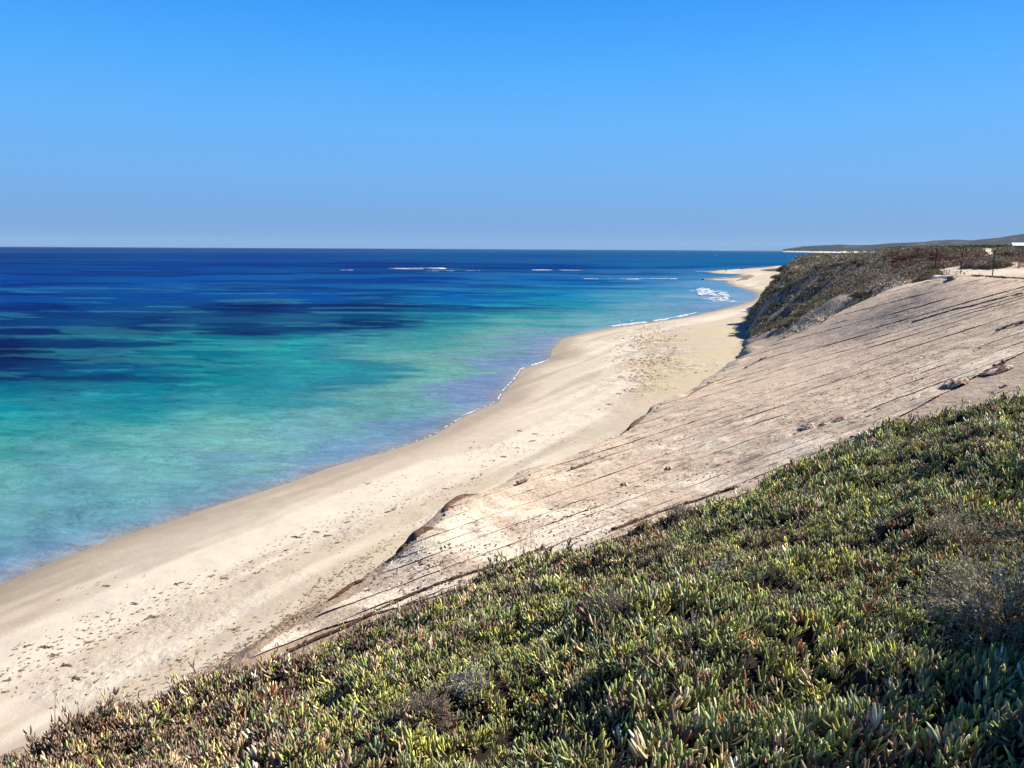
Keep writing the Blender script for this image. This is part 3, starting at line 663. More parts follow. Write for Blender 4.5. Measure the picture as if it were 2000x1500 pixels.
near_shrub('dry_shrub', 1350, 1260, .20, .18, 'tangle of thin brown twigs right of the dark twig ball', 'shrub', [(.3, .24, .17)], 90, 600, .012, 22, rad=.002, sub=5)
near_shrub('dry_shrub', 1300, 1130, .13, .12, 'small dark brown twiggy shrub above the twig ball', 'shrub', [(.12, .09, .08)], 60, 500, .010, 23, sub=5)
near_shrub('dry_shrub', 1170, 1190, .16, .18, 'lighter twiggy clump against the left side of the dark twig ball', 'shrub', [(.30, .25, .18)], 80, 600, .010, 24, rad=.002, sub=5)
def stalks(u, v, n, h, label, seed, spread=.10):
    p = bank_hit(u, v); g = np.random.default_rng(seed); segs = []
    for i in range(n):
        b = g.normal(0, spread, 2); d = g.normal(0, .12, 2); hh = h*g.uniform(.55, 1.1); t = np.linspace(0, 1, 5)
        segs.append((np.stack([b[0]+d[0]*t*t, b[1]+d[1]*t*t, t*hh], 1), np.linspace(.0022, .0010, 5)))
        if i % 2 == 0:
            tp = np.array([b[0]+d[0], b[1]+d[1], hh]); segs.append((tp+np.array([[0, 0, -.035], [0, 0, -.015], [0, 0, .0]]), np.array([.002, .006, .002])))
    V, F = tubes(segs); o = mesh_np('dry_grass', V, F, M_straw, loc=(p[0], p[1], p[2]-.02)); tag(o, label, 'dry grass', 'dry grass stalks along the bank edge')
M_straw = plain('straw', (.34, .25, .16), .9, .2, .2, 12)
stalks(165, 1440, 16, .42, 'tallest bunch of dry straw stalks, near the left end of the bank edge', 31)
stalks(395, 1345, 9, .26, 'sparse dry stalks on the bank edge right of the tallest straw bunch', 32)
stalks(905, 1150, 5, .30, 'few thin stalks on the bank edge in front of the brown netting fold', 33, .2)
stalks(1020, 1110, 4, .40, 'single tall wisps rising from the bank edge against the white patchy mat', 34, .15)

# ------------------------------------------------------------------ shrubs on the dune mound and heath
def mound_shrub(name, r, h, nl, lsz, cols, seed):
    g = np.random.default_rng(seed); d = norm(g.normal(0, 1, (nl, 3))); d[:, 2] = np.abs(d[:, 2])
    lump = .72+.5*fbm(d[:, 0]*2.2+seed, d[:, 1]*2.2+d[:, 2]*2, 3, seed); q = g.uniform(0.45, 1.0, nl)**.5*lump
    cen = d*q[:, None]*np.array([r, r, h]); cl = fbm(d[:, 0]*3+9, d[:, 1]*3+seed, 2, seed+1)
    col = np.array(cols)[np.clip((cl*len(cols)*1.2-.1*len(cols)).astype(int), 0, len(cols)-1)]*g.uniform(.7, 1.35, (nl, 1))
    V, F, cc = leaf_cards(cen, d+np.array([0, 0, .5]), lsz, col, g, .55)
    segs, tips = twiggy(r*.8, h*.8, 14, seed, 2, .02); V2, F2 = tubes(segs)
    n0 = len(V); Fq = np.concatenate([F[0], F2[0]+n0]); Ft = F2[1]+n0
    o = mesh_np(name, np.concatenate([V, V2]), [Fq, Ft], M_foliage, col=np.concatenate([cc, np.ones((len(V2), 3))*np.array([.12, .10, .08])])); return o
KINDS = {
 'grey': [(.27, .225, .16), (.17, .14, .10), (.34, .29, .21)],
 'olive': [(.22, .20, .11), (.28, .25, .15), (.15, .14, .08)],
 'dark': [(.05, .065, .03), (.07, .08, .04), (.045, .05, .035)],
 'red': [(.19, .085, .065), (.14, .075, .06), (.22, .13, .09)],
 'tuft': [(.30, .27, .16), (.24, .23, .13), (.20, .17, .11)]}
LAB = {'grey': ('grey-brown wind-pruned shrub in the low scrub covering the dune mound', 'grey-brown shrubs on the dune mound'),
 'olive': ('olive-green low shrub in the heath on top of the dune', 'olive shrubs of the heath'),
 'dark': ('dark green bush standing out in the heath behind the posts', 'dark bushes of the far heath'),
 'red': ('reddish-brown low bush in the heath beside the sandy track', 'reddish bushes by the track'),
 'tuft': ('straw-coloured grass tussock at the edge of the bare sand left of the posts', 'grass tussocks left of the posts')}
protos = {k_: [mound_shrub('dune_shrub' if k_ != 'tuft' else 'grass_tussock', 1.0, .62, 2600, .13, KINDS[k_], 200+i*7+len(k_)*31) for i in range(3)] for k_ in KINDS}
usedp = {k_: 0 for k_ in KINDS}
def put_shrub(kind, x, y, sc, hs=1.0, rz=None):
    P = protos[kind]; i = usedp[kind]
    o = P[i] if i < 3 else P[i % 3].copy()
    if i >= 3: C.objects.link(o)
    usedp[kind] += 1; z = float(ZS(x, y)); o.location = (x, y, z-.22*sc*hs); o.scale = (sc*random.uniform(.85, 1.2), sc*random.uniform(.85, 1.2), sc*hs); o.rotation_euler = (random.uniform(-.15, .15), random.uniform(-.15, .15), random.uniform(0, 6.28) if rz is None else rz)
    tag(o, LAB[kind][0], 'grass' if kind == 'tuft' else 'shrub', LAB[kind][1])
def visible(x, y, z):
    n_ = 60; t = np.linspace(.3, .985, n_); xx = x*t; yy = y*t; zz = CAM_Z+(z-CAM_Z)*t; return bool((zz > ZS(xx, yy)).all())
cnt = 0; tries = 0; taken = []
while cnt < 285 and tries < 60000:
    tries += 1
    u = random.uniform(1440, 2040); v = random.triangular(486, 660, 505); p = hits([u], [v], ZS, 20, 420, 320)[0] if False else None
    if p is None:
        y = math.exp(random.uniform(math.log(52), math.log(330))); x = y*(u-1000)/1480*1.0
    z = float(ZS(x, y)); h_ = float(heath(x, y)); s_ = float(seg_sd(x, y, lip))
    if h_ < .4 or s_ < -2.5 or z < 2.3: continue
    uu, vv = [float(q) for q in proj(x, y, z)]
    if any(abs(uu-a) < b and abs(vv-c) < d_ for a, b, c, d_ in ((1931, 11, 497, 8), (1950, 112, 532, 7), (1985, 42, 519, 5), (1632, 10, 503, 3))): continue
    lowsand = fbm(np.array((x*.93-y*.36)/5), np.array((x*.36+y*.93)/1.3), 4, 34)*.6+fbm(np.array(x/3), np.array(y/3), 4, 30)*.4
    if y < 75 and lowsand < .37: continue
    if h_ < 6 and y < 95 and lowsand < .46: continue
    if (uu < 1520 and vv > 655): continue
    if not visible(x, y, z+.9): continue
    sc = random.uniform(.6, 1.25)*(1+max(0, y-80)/320)
    if any((x-a)**2+(y-b)**2 < (.36*(sc+c))**2 for a, b, c in taken): continue
    if uu < 1745 or y < 62: kind = random.choice(['grey', 'grey', 'grey', 'olive'])
    elif vv < 492: kind = random.choice(['dark', 'dark', 'olive', 'grey'])
    elif vv < 503: kind = random.choice(['dark', 'olive', 'olive', 'grey', 'red'])
    else: kind = random.choice(['red', 'red', 'grey', 'olive'])
    if usedp[kind] > 120 and kind != 'grey': continue
    taken.append((x, y, sc)); put_shrub(kind, x, y, sc, random.uniform(.6, 1.0)); cnt += 1
for u, v in ((1690, 507), (1730, 515), (1755, 512), (1780, 513), (1800, 517), (1812, 513), (1795, 508), (1765, 522), (1820, 520)):
    p = hits([u], [v+6], ZS, 20, 200, 500)[0]
    if not np.isnan(p[0]): put_shrub('tuft', p[0], p[1], random.uniform(.6, 1.0), 1.0)
print('shrubs', usedp, tries)
# low scrub carpet between the shrubs
NC = 420000; yy_ = np.exp(RNG.uniform(math.log(50), math.log(420), NC)); tt_ = RNG.uniform(.26, .80, NC); xx_ = yy_*tt_
hh_ = heath(xx_, yy_); ss_ = seg_sd(xx_, yy_, lip); a1 = fbm(xx_/3, yy_/3, 4, 30); a5 = fbm((xx_*.93-yy_*.36)/5, (xx_*.36+yy_*.93)/1.3, 4, 34)
vg = sstep(-.5, 1.5, hh_+3*(a1-.5))*sstep(.38, .48, a5*.6+a1*.4)*sstep(-5-4*(yy_ > 72), -2.5-3*(yy_ > 72), ss_+5*(a5-.5)*2); vg = vg*(1-.9*sstep(7, 3, hh_)*sstep(95, 80, yy_)*sstep(.38, .48, a5)); vg = np.maximum(vg, (.35+.65*sstep(.36, .46, a5))*sstep(3, 7, hh_)*sstep(58, 70, yy_)*sstep(-.5, 1.5, hh_+3*(a1-.5))*sstep(-1, 2, ss_)*sstep(.34, .42, a1))
zz_ = ZS(xx_, yy_); uu_, vv_ = proj(xx_, yy_, zz_); vg = vg*(zz_ > 2.4)*~((uu_ < 1520) & (vv_ > 660))*~((uu_ < 1462) & (vv_ > 648))
for a, b, su, sv in ((1931, 497, 10, 8), (1925, 488, 14, 3), (1950, 532, 125, 9), (1985, 518, 40, 5), (1860, 530, 45, 7), (1632, 503, 9, 3)): vg = vg*(np.hypot((uu_-a)/su, (vv_-b)/sv) > 1)
kk = RNG.random(NC) < vg; xx_, yy_, zz_, uu_, vv_ = [q[kk] for q in (xx_, yy_, zz_, uu_, vv_)]; n_ = len(xx_)
big = (yy_/70)**.75; cl = fbm(xx_/1.6, yy_/1.6, 3, 91); ht = RNG.uniform(0, 1, n_)*(.10+.55*sstep(.4, .65, cl))*np.clip(big, .8, 1.2)
KC = {q: np.array(KINDS[q]) for q in KINDS}; sel = fbm(xx_/6, yy_/9, 3, 92)
col = KC['grey'][RNG.integers(0, 3, n_)]; ol = sel > .55-.25*sstep(75, 130, yy_); col = np.where(ol[:, None], KC['olive'][RNG.integers(0, 3, n_)], col)
rd = (yy_ > 60) & (uu_ > 1740) & (vv_ > 500) & (fbm(xx_/4, yy_/5, 3, 93) > .45); col = np.where(rd[:, None], KC['red'][RNG.integers(0, 3, n_)], col)
dk = (uu_ > 1740) & (vv_ < 497) & (fbm(xx_/8, yy_/12, 3, 94) > .5); col = np.where(dk[:, None], KC['dark'][RNG.integers(0, 3, n_)], col)
col = col*RNG.uniform(.65, 1.35, (n_, 1)); up = RNG.normal(0, .5, (n_, 3)); up[:, 2] = 1
V, F, cc = leaf_cards(np.stack([xx_, yy_, zz_+ht-.02], 1), norm(up), .17*big, col, RNG, .6)
o = mesh_np('low_scrub', V, F, M_foliage, col=cc); tag(o, 'low grey and olive scrub carpeting the dune mound and the heath between the shrubs', 'scrub', kind='stuff'); print('scrub', n_)

# ------------------------------------------------------------------ posts, log, rope, debris
def star_picket(h):
    """steel picket: three-bladed section with pointed foot and notched blades"""
    V = []; F = []; n = 0
    for a in range(3):
        th = a*2.094; d = np.array([math.cos(th), math.sin(th), 0]); q = np.array([-d[1], d[0], 0]); L = .035 if a else .05
        P = [d*.002+q*.004, d*L+q*.003, d*L-q*.003, d*.002-q*.004]; zz = [-.35] + [h*i/8 for i in range(9)]
        for i, z in enumerate(zz):
            for c in P: V.append(c*(0.3 if i == 0 else 1)+np.array([0, 0, z]))
        for i in range(len(zz)-1):
            for c in range(4):
                e = (c+1) % 4; F.append((n+i*4+c, n+i*4+e, n+i*4+4+e, n+i*4+4+c))
        F.append((n+3, n+2, n+1, n)); m_ = n+(len(zz)-1)*4; F.append((m_, m_+1, m_+2, m_+3)); n += len(zz)*4
    return np.array(V), [np.array(F)]
for i, (u, vb, vt, lab) in enumerate(((1938, 541, 490, 'rightmost dark steel picket, standing in front of the edge of the sandy track'), (1876, 534, 480, 'tallest dark steel picket, middle of the three by the sandy track'), (1826, 530, 487, 'leftmost thin brown picket, beside the pale grass tussocks'))):
    p = hits([u], [vb], ZS, 20, 120, 900)[0]; sc = (vb-vt)/1480*p[1]
    root = empty('fence_picket', (p[0], p[1], p[2]), .5+i); tag(root, lab, 'fence post', 'steel pickets beside the sandy track')
    V, F = star_picket(sc); mesh_np('picket_post', V, F, M_steel, root, smooth=False)
    capV, capF = tubes([(np.array([[0, 0, sc-.04], [0, 0, sc+.02]]), .042)], 8); mesh_np('picket_cap', capV, capF, M_steel, root)
def lumpy(name, r, seed, sc=(1, 1, 1), amp=.35, mat=None, n=14, **k_):
    th = np.linspace(0, math.pi, n); ph = np.linspace(0, 2*math.pi, 2*n, endpoint=False); a, b = np.meshgrid(th, ph, indexing='ij')
    d = np.stack([np.sin(a)*np.cos(b), np.sin(a)*np.sin(b), np.cos(a)], -1); q = 1+amp*(fbm(d[..., 0]*1.7+seed, d[..., 1]*1.7+d[..., 2]*1.3+7, 4, seed)-.5)*2
    V = (d*q[..., None]*r*np.array(sc)).reshape(-1, 3); m_ = 2*n; F = []
    for i in range(n-1):
        for j in range(m_): F.append((i*m_+j, (i+1)*m_+j, (i+1)*m_+(j+1) % m_, i*m_+(j+1) % m_))
    return mesh_np(name, V, [np.array(F)], mat, **k_)
def tag_at(o, p, rz=0): o.location = tuple(p); o.rotation_euler[2] = rz; return o
# pale log with a rolled bundle at its right end
p = hits([1838], [547], ZS, 20, 120, 900)[0]; q = hits([1818], [547], ZS, 20, 120, 900)[0]; D = p[1]; L = 36/1480*D
root = empty('driftwood_log', (p[0], p[1], p[2]+.03), .12); tag(root, 'pale bleached log lying on the matting near the pickets', 'driftwood')
t = np.linspace(0, 1, 14); P = np.stack([(t-.5)*L, .05*np.sin(t*5), .10+.05*np.sin(t*4)+.05*t], 1); V, F = tubes([(P, .11+.02*np.sin(t*9))], 10); mesh_np('trunk', V, F, plain('bleached_log', (.68, .62, .52), .9, .2, .2, 9, .4), root)
V, F = tubes([(np.array([[.1, .0, .15], [.2, .05, .34], [.32, .1, .40]]), np.array([.04, .03, .015]))], 6); mesh_np('branch_stub', V, F, M_wood, root)
pb = hits([1857], [548], ZS, 20, 120, 900)[0]; o = lumpy('netting_bundle', .24, 5, (1.1, .9, .8), .35, M_brownnet); tag_at(o, (pb[0], pb[1], pb[2]+.1)); o.data.materials[0] = M_twig; tag(o, 'dark brown bundle lying against the right end of the bleached log', 'bundle')

def ground_curve(pix, lift, zf=None, n=60, jit=0.0, seed=3):
    pu = np.array([a[0] for a in pix], float); pv = np.array([a[1] for a in pix], float); t = np.linspace(0, len(pix)-1, n)
    u = np.interp(t, np.arange(len(pix)), pu); v = np.interp(t, np.arange(len(pix)), pv); H = hits(u, v, zf or GZ, 8, 150, 800); H = H[~np.isnan(H[:, 0])]
    H[:, 2] = (zf or GZ)(H[:, 0], H[:, 1])+lift; g = np.random.default_rng(seed); H[:, 2] += np.abs(g.normal(0, jit, len(H))); return H
def rope(name, pix, r, mat, label, cat, group=None, lift=.04, jit=.01, zf=None, sides=5, n=60):
    H = ground_curve(pix, lift, zf, n, jit); g = np.random.default_rng(len(label)); V, F = tubes([(H, r*g.uniform(.75, 1.25, len(H)))], sides)
    o = mesh_np(name, V, F, mat); return tag(o, label, cat, group)
rope('mat_rope', [(1783, 631), (1830, 617), (1870, 605), (1895, 601), (1935, 590), (1997, 575)], .07, M_twig, 'long dark raised fold of rope along the upper matting below the track', 'rope', zf=ZS)
sticks = [([(1115, 921), (1135, 914), (1156, 906)], .045, 'thick dark stick along the mat edge above the bank, centre of the slope'),
 ([(1944, 652), (1962, 643), (1976, 640), (2000, 632)], .05, 'dark stick with pale flecks near the right edge on the upper mats'),
 ([(1660, 862), (1690, 853), (1716, 844)], .04, 'short dark stick on the lowest mats right of centre'),
 ([(1940, 722), (1955, 716), (1962, 712)], .06, 'dark stick on the bare brown sand under the right edge of the mats'),
 ([(1950, 765), (1966, 759)], .03, 'small stick just above the ice plants at the right edge'),
 ([(1455, 722), (1480, 708), (1497, 700)], .05, 'grey stick where the mats meet the foot of the scrub mound'),
 ([(1010, 950), (1030, 942)], .05, 'small dark stick on the mat lip left of the thick stick')]
for i, (pp, r, lab) in enumerate(sticks): rope('driftwood_stick', pp, r, M_twig, lab, 'stick', 'sticks and branches lying on the slope', zf=ZS, n=14, jit=.02, lift=.09)
rope('path_edging', [(1898, 539.5), (1930, 541.5), (1965, 544), (2000, 546.5), (2060, 550)], .06, M_twig, 'dark low edging board along the near side of the sandy track', 'edging', zf=ZS, lift=.05)
# crumpled heaps of matting
def crumple(u, v, w_px, h_m, seed, label, mat, name='crumpled_mat', rz=None, dark=None):
    p = hits([u], [v], ZS, 8, 130, 900)[0]; Wm = w_px/1480*p[1]; nn = 34; a, b = np.meshgrid(np.linspace(-1, 1, nn), np.linspace(-1, 1, nn//2), indexing='ij')
    x = a*Wm*.5; y = b*Wm*.45; rr = np.clip(1-a**2-b**2, 0, 1)**.5; ridge = 1-np.abs(2*fbm(a*1.6+seed, b*1.3, 3, seed)-1)*2.2
    z = rr*(.3*h_m*(.25+.75*np.clip(ridge, 0, 1))) + .06*fbm(a*6, b*6, 3, seed+1)*rr
    zz = ZS(p[0]+x, p[1]+y)-p[2]+z+.05*rr-.02*(1-rr)
    jag = (rr > .05+.35*fbm(a*4, b*4, 2, seed+2)); kf = jag[:-1, :-1] & jag[1:, 1:]
    c = np.where((fbm(a*3, b*3, 3, seed+3) > .52)[..., None], np.array([.66, .58, .47]), np.array(dark or (.30, .21, .15)))
    o = mesh_np(name, np.stack([x, y, zz], -1).reshape(-1, 3), grid_faces(nn, nn//2, kf)[:, ::-1], mat, col=c.reshape(-1, 3), loc=tuple(p)); tag(o, label, 'crumpled matting', 'crumpled heaps of matting'); return o
crumple(1862, 754, 56, .55, 41, 'largest crumpled heap of torn matting, near the right edge above the ice plants', M_net)
crumple(1945, 726, 60, .28, 42, 'low brown wrinkled matting right of the largest heap', M_net, dark=(.2, .12, .09))
crumple(1575, 838, 40, .38, 43, 'white and dark peaked fold of matting, left of two brown folds', M_net)
crumple(1606, 833, 20, .22, 44, 'small brown fold between the white peaked fold and the wider brown fold', M_net)
crumple(1640, 823, 34, .25, 45, 'wider brown fold right of the small brown fold on the lower mats', M_net, dark=(.18, .1, .08))
crumple(1220, 949, 22, .25, 46, 'dark lump of matting among white sand patches above the bank centre', M_net)
crumple(1305, 918, 18, .2, 47, 'small dark lump of matting right of the one among white patches', M_net)
crumple(1520, 860, 60, .16, 48, 'flat whitish sand-covered fold left of the peaked fold', M_net, dark=(.4, .32, .25))
# ragged netting flaps on the lip and folded netting at the lower edge
def flap(pix_top, drop, label, col=(.15, .09, .055), over=.25, seed=5, name='netting_flap', lift=.10):
    H = ground_curve(pix_top, 0, ZS, 40, 0); n_ = len(H); m_ = 8; T_ = norm(np.gradient(H[:, :3], axis=0)); N_ = np.stack([-T_[:, 1], T_[:, 0], 0*T_[:, 0]], 1)*1.0
    V = []; hh = np.sin(np.linspace(0, math.pi, n_))**.6
    for j in range(m_):
        f = j/(m_-1); w_ = fbm(np.arange(n_)/4.0+seed, np.full(n_, f*2), 3, seed)
        off = (f-.4)*over*2.4*hh; z = lift*.7*np.sin(f*math.pi)*(.5+w_)*1.6*hh + .04; P = H+N_*(off*1.0)[:, None]; P[:, 2] = ZS(P[:, 0], P[:, 1])+z+drop*0; V.append(P)
    V = np.stack(V, 1); c = np.array(col)*np.ones((n_, m_, 3))*(.7+.6*fbm(np.arange(n_)[:, None]/1.3+0*np.arange(m_), np.arange(m_)[None]/1.0+0*np.arange(n_)[:, None], 2, seed))[..., None]
    o = mesh_np(name, V.reshape(-1, 3), grid_faces(n_, m_), M_net, col=c.reshape(-1, 3)); tag(o, label, 'netting'); return o
flap([(640, 1176), (665, 1160), (690, 1142), (716, 1133)], 0, 'dark rolled lip of netting at the low left end of the mats', (.10, .06, .04), .07, 6, lift=.04)
flap([(780, 1078), (790, 1068), (800, 1056), (825, 1040), (850, 1034)], 0, 'brown hollow flap of netting on the dune lip, left of the taller flap', (.13, .085, .06), .22, 7)
flap([(868, 1000), (885, 984), (905, 972), (935, 968)], 0, 'brown upright flap of netting on the dune lip between sand and mats', (.17, .105, .07), .2, 8, lift=.07)
flap([(1212, 852), (1240, 830), (1262, 812)], 0, 'thin dark ragged netting edge where the lip bends in mid slope', (.13, .09, .06), .18, 9)
flap([(1335, 782), (1360, 765), (1395, 748), (1430, 735)], 0, 'reddish brown netting edge on the far lip below the scrub mound', (.20, .13, .10), .12, 10, lift=.05)
rope('netting_fold', [(560, 1278), (620, 1250), (680, 1226), (730, 1200), (790, 1172), (860, 1143), (930, 1120), (1000, 1098), (1060, 1075)], .038, M_brownnet, 'dark brown folded netting hem along the lower edge of the mats above the ice plants', 'netting', lift=.05, jit=.02, zf=ZS, sides=7, n=120)
rope('netting_fold', [(1195, 1040), (1300, 1000), (1350, 985), (1400, 968), (1440, 955)], .05, M_brownnet, 'thin dark netting hem showing between plant tips at the centre of the bank', 'netting', lift=.05, jit=.02, zf=ZS, n=80)

# ------------------------------------------------------------------ beach wrack
def wrack_piece(seed, L):
    g = np.random.default_rng(seed); segs = []
    for i in range(g.integers(2, 5)):
        k_ = 6; P = np.cumsum(g.normal(0, .12, (k_, 3))*L+np.array([L/k_, 0, 0]), 0); P -= P.mean(0); P[:, 2] = .015+np.abs(g.normal(0, .015, k_)); a = g.uniform(-.5, .5); c_, s_ = math.cos(a), math.sin(a)
        P[:, :2] = P[:, :2]@np.array([[c_, s_], [-s_, c_]]); segs.append((P, np.abs(g.normal(.018, .006, k_))+.006))
    return tubes(segs, 4)
wp = [wrack_piece(60+i, .42) for i in range(5)]; wo = []
for i, (V, F) in enumerate(wp): wo.append(mesh_np('seaweed_clump', V, F, M_weed))
spots = [(430,1222),(462,1228),(210,1145),(350,1140),(365,1150),(395,1160),(415,1125),(440,1130),(190,1205),(220,1210),(290,1208),(305,1205),(165,1232),(55,1262),(90,1265),(75,1300),(110,1280),(45,1310),(130,1300),(175,1255),(205,1250),(235,1245),(260,1200),(150,1325),(190,1330),(15,1330),(12,1352),(620,1040),(640,1047),(600,1080),(680,1020),(700,1010),(745,958),(770,970),(800,975),(830,985),(840,970),(870,955),(900,948),(925,935),(940,928),(965,900),(985,893),(1010,875),(1040,862),(1080,850),(920,875),(1100,845),(1015,842),(1045,848),(960,870),(720,945),(760,1000),(660,1060),(500,1120),(520,1090),(350,1290),(265,1180),(560,1075),(580,1050),(1170,800),(1190,790),(1210,770),(1240,735),(1250,745),(1300,735),(1270,690),(1255,660),(1320,680),(1230,710),(1340,735),(1380,725),(1400,715),(1360,728),(770,995),(690,1000)]
HB = hits([a for a, b in spots], [b for a, b in spots], GZ, 8, 150, 800)
for i, p in enumerate(HB):
    if np.isnan(p[0]): continue
    o = wo[i] if i < 5 else wo[i % 5].copy()
    if i >= 5: C.objects.link(o)
    o.location = (p[0], p[1], p[2]+.01); o.rotation_euler[2] = random.uniform(-.5, 1.2); sc = random.uniform(.3, .95)*(.55+.010*p[1]); o.scale = (sc, sc*random.uniform(.5, 1), sc)
    tag(o, 'scrap of dried brown seaweed lying on the beach sand', 'seaweed', 'seaweed scraps scattered on the beach')

def flecks(name, P, L, Wd, cols, label, seed, lift=.012, ang=.5):
    g = np.random.default_rng(seed); n_ = len(P); a = g.normal(ang, .7, n_); l = L*g.uniform(.35, 1.3, n_); w_ = Wd*g.uniform(.4, 1.3, n_); dx = np.stack([np.sin(a+.5), np.cos(a+.5)*0+np.cos(a+.5)], 1); 
    d = np.concatenate([dx*l[:, None]*.5, g.uniform(0, .35, (n_, 1))*l[:, None]*.5], 1); q = np.stack([-dx[:, 1]*w_, dx[:, 0]*w_, np.zeros(n_)], 1)*.5; up = np.zeros((n_, 3)); up[:, 2] = w_*.6
    B = P.copy(); B[:, 2] += lift
    V = np.stack([B-d, B+q-up*.3, B+d, B-q-up*.3, B+up], 1).reshape(-1, 3); b0 = (np.arange(n_)*5)[:, None]
    F = np.concatenate([b0+np.array([[i, (i+1) % 4, 4]]) for i in range(4)]); col = np.array(cols)[g.integers(0, len(cols), n_)]*g.uniform(.6, 1.4, (n_, 1))
    o = mesh_np(name, V, [F[:, ::-1]], M_litter, col=np.repeat(col, 5, 0)); tag(o, label, 'litter', kind='stuff')
M_litter = plain('plant_litter', (1, 1, 1), .95, .1, .2, 20, 0, True)
fu, fv = [], []
for a, b in spots:
    m_ = 16; fu.append(RNG.normal(a, 42+.02*a, m_)); fv.append(RNG.normal(b, 3.5+(b-600)*.012, m_) - .3*(fu[-1]-a))
for a, b, su, sv, m_ in ((1262, 665, 35, 28, 500), (1240, 735, 30, 15, 350), (1130, 690, 40, 8, 120), (560, 1215, 110, 8, 350), (450, 1280, 120, 9, 250), (680, 1110, 60, 7, 220), (250, 1360, 120, 14, 180)):
    fu.append(RNG.normal(a, su, m_)); fv.append(RNG.normal(b, sv, m_) - (.62*(fu[-1]-a) if b > 1000 else -.1*(fu[-1]-a)))
P = hits(np.concatenate(fu), np.concatenate(fv), GZ, 8, 150, 420); P = P[~np.isnan(P[:, 0])]; P = P[shore_d(P[:, 0], P[:, 1]) > 1.5]
flecks('beach_litter', P, .17, .035, [(.24, .185, .125), (.30, .24, .165), (.17, .13, .09)], 'fine scattered seaweed and plant litter over the beach sand', 71)
tu = RNG.normal(1265, 34, 900); tv = RNG.normal(685, 34, 900)-.15*(tu-1265); P = hits(tu, tv, GZ, 8, 150, 420); P = P[~np.isnan(P[:, 0])]; P = P[fbm(P[:, 0]/2, P[:, 1]/2, 3, 98) > .45]
flecks('trampled_wrack', P, .55, .16, [(.36, .28, .19), (.27, .20, .14), (.45, .37, .26)], 'brownish trampled wrack in the widest part of the beach below the scrub mound', 73)
uu_ = RNG.uniform(560, 2100, 9000); sl_ = RNG.uniform(-.42, -.235, 9000)-.0*uu_; P = hits(uu_, VPV+sl_*(uu_-VPU), ZS, 8, 130, 420); P = P[~np.isnan(P[:, 0])]
k_ = mat_keep(P[:, 0], P[:, 1]) & (fbm(P[:, 0]/2.2, P[:, 1]/1.3, 3, 97) > .47); P = P[k_]
flecks('twig_litter', P, .16, .035, [(.20, .14, .10), (.30, .22, .16), (.13, .09, .07), (.62, .56, .46)], 'small dark twigs and lumps of sand littering the erosion mats', 72, .06, 1.1)
# ------------------------------------------------------------------ reef, foam, breakers
def foam_band(name, pts, width, thr, seed, zc=.06, label='white foam along the water edge', stepm=.12, side=0.0, amp=.5, cat='foam'):
    pts = np.array(pts, float); seg = np.hypot(*np.diff(pts, axis=0).T); L = np.concatenate([[0], seg.cumsum()]); n_ = int(min(max(L[-1]/stepm, 20), 2600)); t = np.linspace(0, L[-1], n_)
    x = np.interp(t, L, pts[:, 0]); y = np.interp(t, L, pts[:, 1]); tx = np.gradient(x); ty = np.gradient(y); q = np.hypot(tx, ty)+1e-9; nx, ny = -ty/q, tx/q; m_ = 14; f = np.linspace(-.5, .5, m_)
    wd = width*(.35+1.0*fbm(t/(width*4)+seed, t*0, 3, seed)) * np.clip(np.minimum(t, L[-1]-t)/(width*4), .02, 1); cx = amp*width*(fbm(t/(width*6), t*0+5, 3, seed+1)-.5)*2
    X = x[:, None]+nx[:, None]*(f*wd[:, None]+cx[:, None]+side); Y = y[:, None]+ny[:, None]*(f*wd[:, None]+cx[:, None]+side); Z_ = zc*(1+.6*fbm(X/.3, Y/.3, 2, seed))*(1-(2*f)**2)+.012
    g = fbm((t/(width*1.6))[:, None]+0*f, (f*3.2)[None]+0*t[:, None]+X*0, 5, seed+2)-.35*np.abs(2*f)**2*.5; gt = fbm(t/(width*5), t*0+9, 2, seed+3)[:, None]; kp = (g > thr) & (gt > .36)
    kf = kp[:-1, :-1] & kp[1:, 1:]
    if not kf.any(): return
    o = mesh_np(name, np.stack([X, Y, Z_], -1).reshape(-1, 3), grid_faces(n_, m_, kf), M_foam); tag(o, label, cat, kind='stuff'); return o
def pxline(L): return [tuple(map(float, at_z(a, b, 0))) for a, b in L]
foam_band('surf_foam', pxline([(740,886),(780,874),(850,849),(905,814)]), .12, .40, 300, .012, 'thin broken line of foam left of the scalloped foam edge', side=.1)
foam_band('surf_foam', pxline([(905,814),(940,799),(975,785),(985,764),(1005,744),(1020,722)]), .13, .16, 301, .012, 'bright scalloped foam edge round the bulge of the beach', side=.2, amp=.25)
foam_band('surf_foam', pxline([(1018,722),(1050,711),(1076,703)]), .40, .22, 302, .03, 'short white foam strip at the step of the shoreline', side=.2, amp=.2)
foam_band('surf_foam', pxline([(1185,641),(1250,632),(1340,619),(1372,610)]), 1.5, .34, 303, .05, 'long white foam strip along the far beach', stepm=.25, side=1.0, amp=.2)
foam_band('surf_foam', pxline([(920,772),(950,762),(985,750)]), 3.4, .47, 304, .06, 'patch of frothy foam off the bulge of the beach', side=0)
foam_band('surf_foam', pxline([(1350,604),(1380,602),(1410,596),(1430,590)]), 4, .46, 305, .1, 'lacy foam behind the breaking wave in the bay', stepm=.4)
def breaker(name, L, w_, h_, seed, label, thr=.3, stepm=.5):
    o = foam_band(name, pxline(L), w_, thr+.12, seed, h_*.35, label, stepm=stepm, amp=.3, cat='wave')
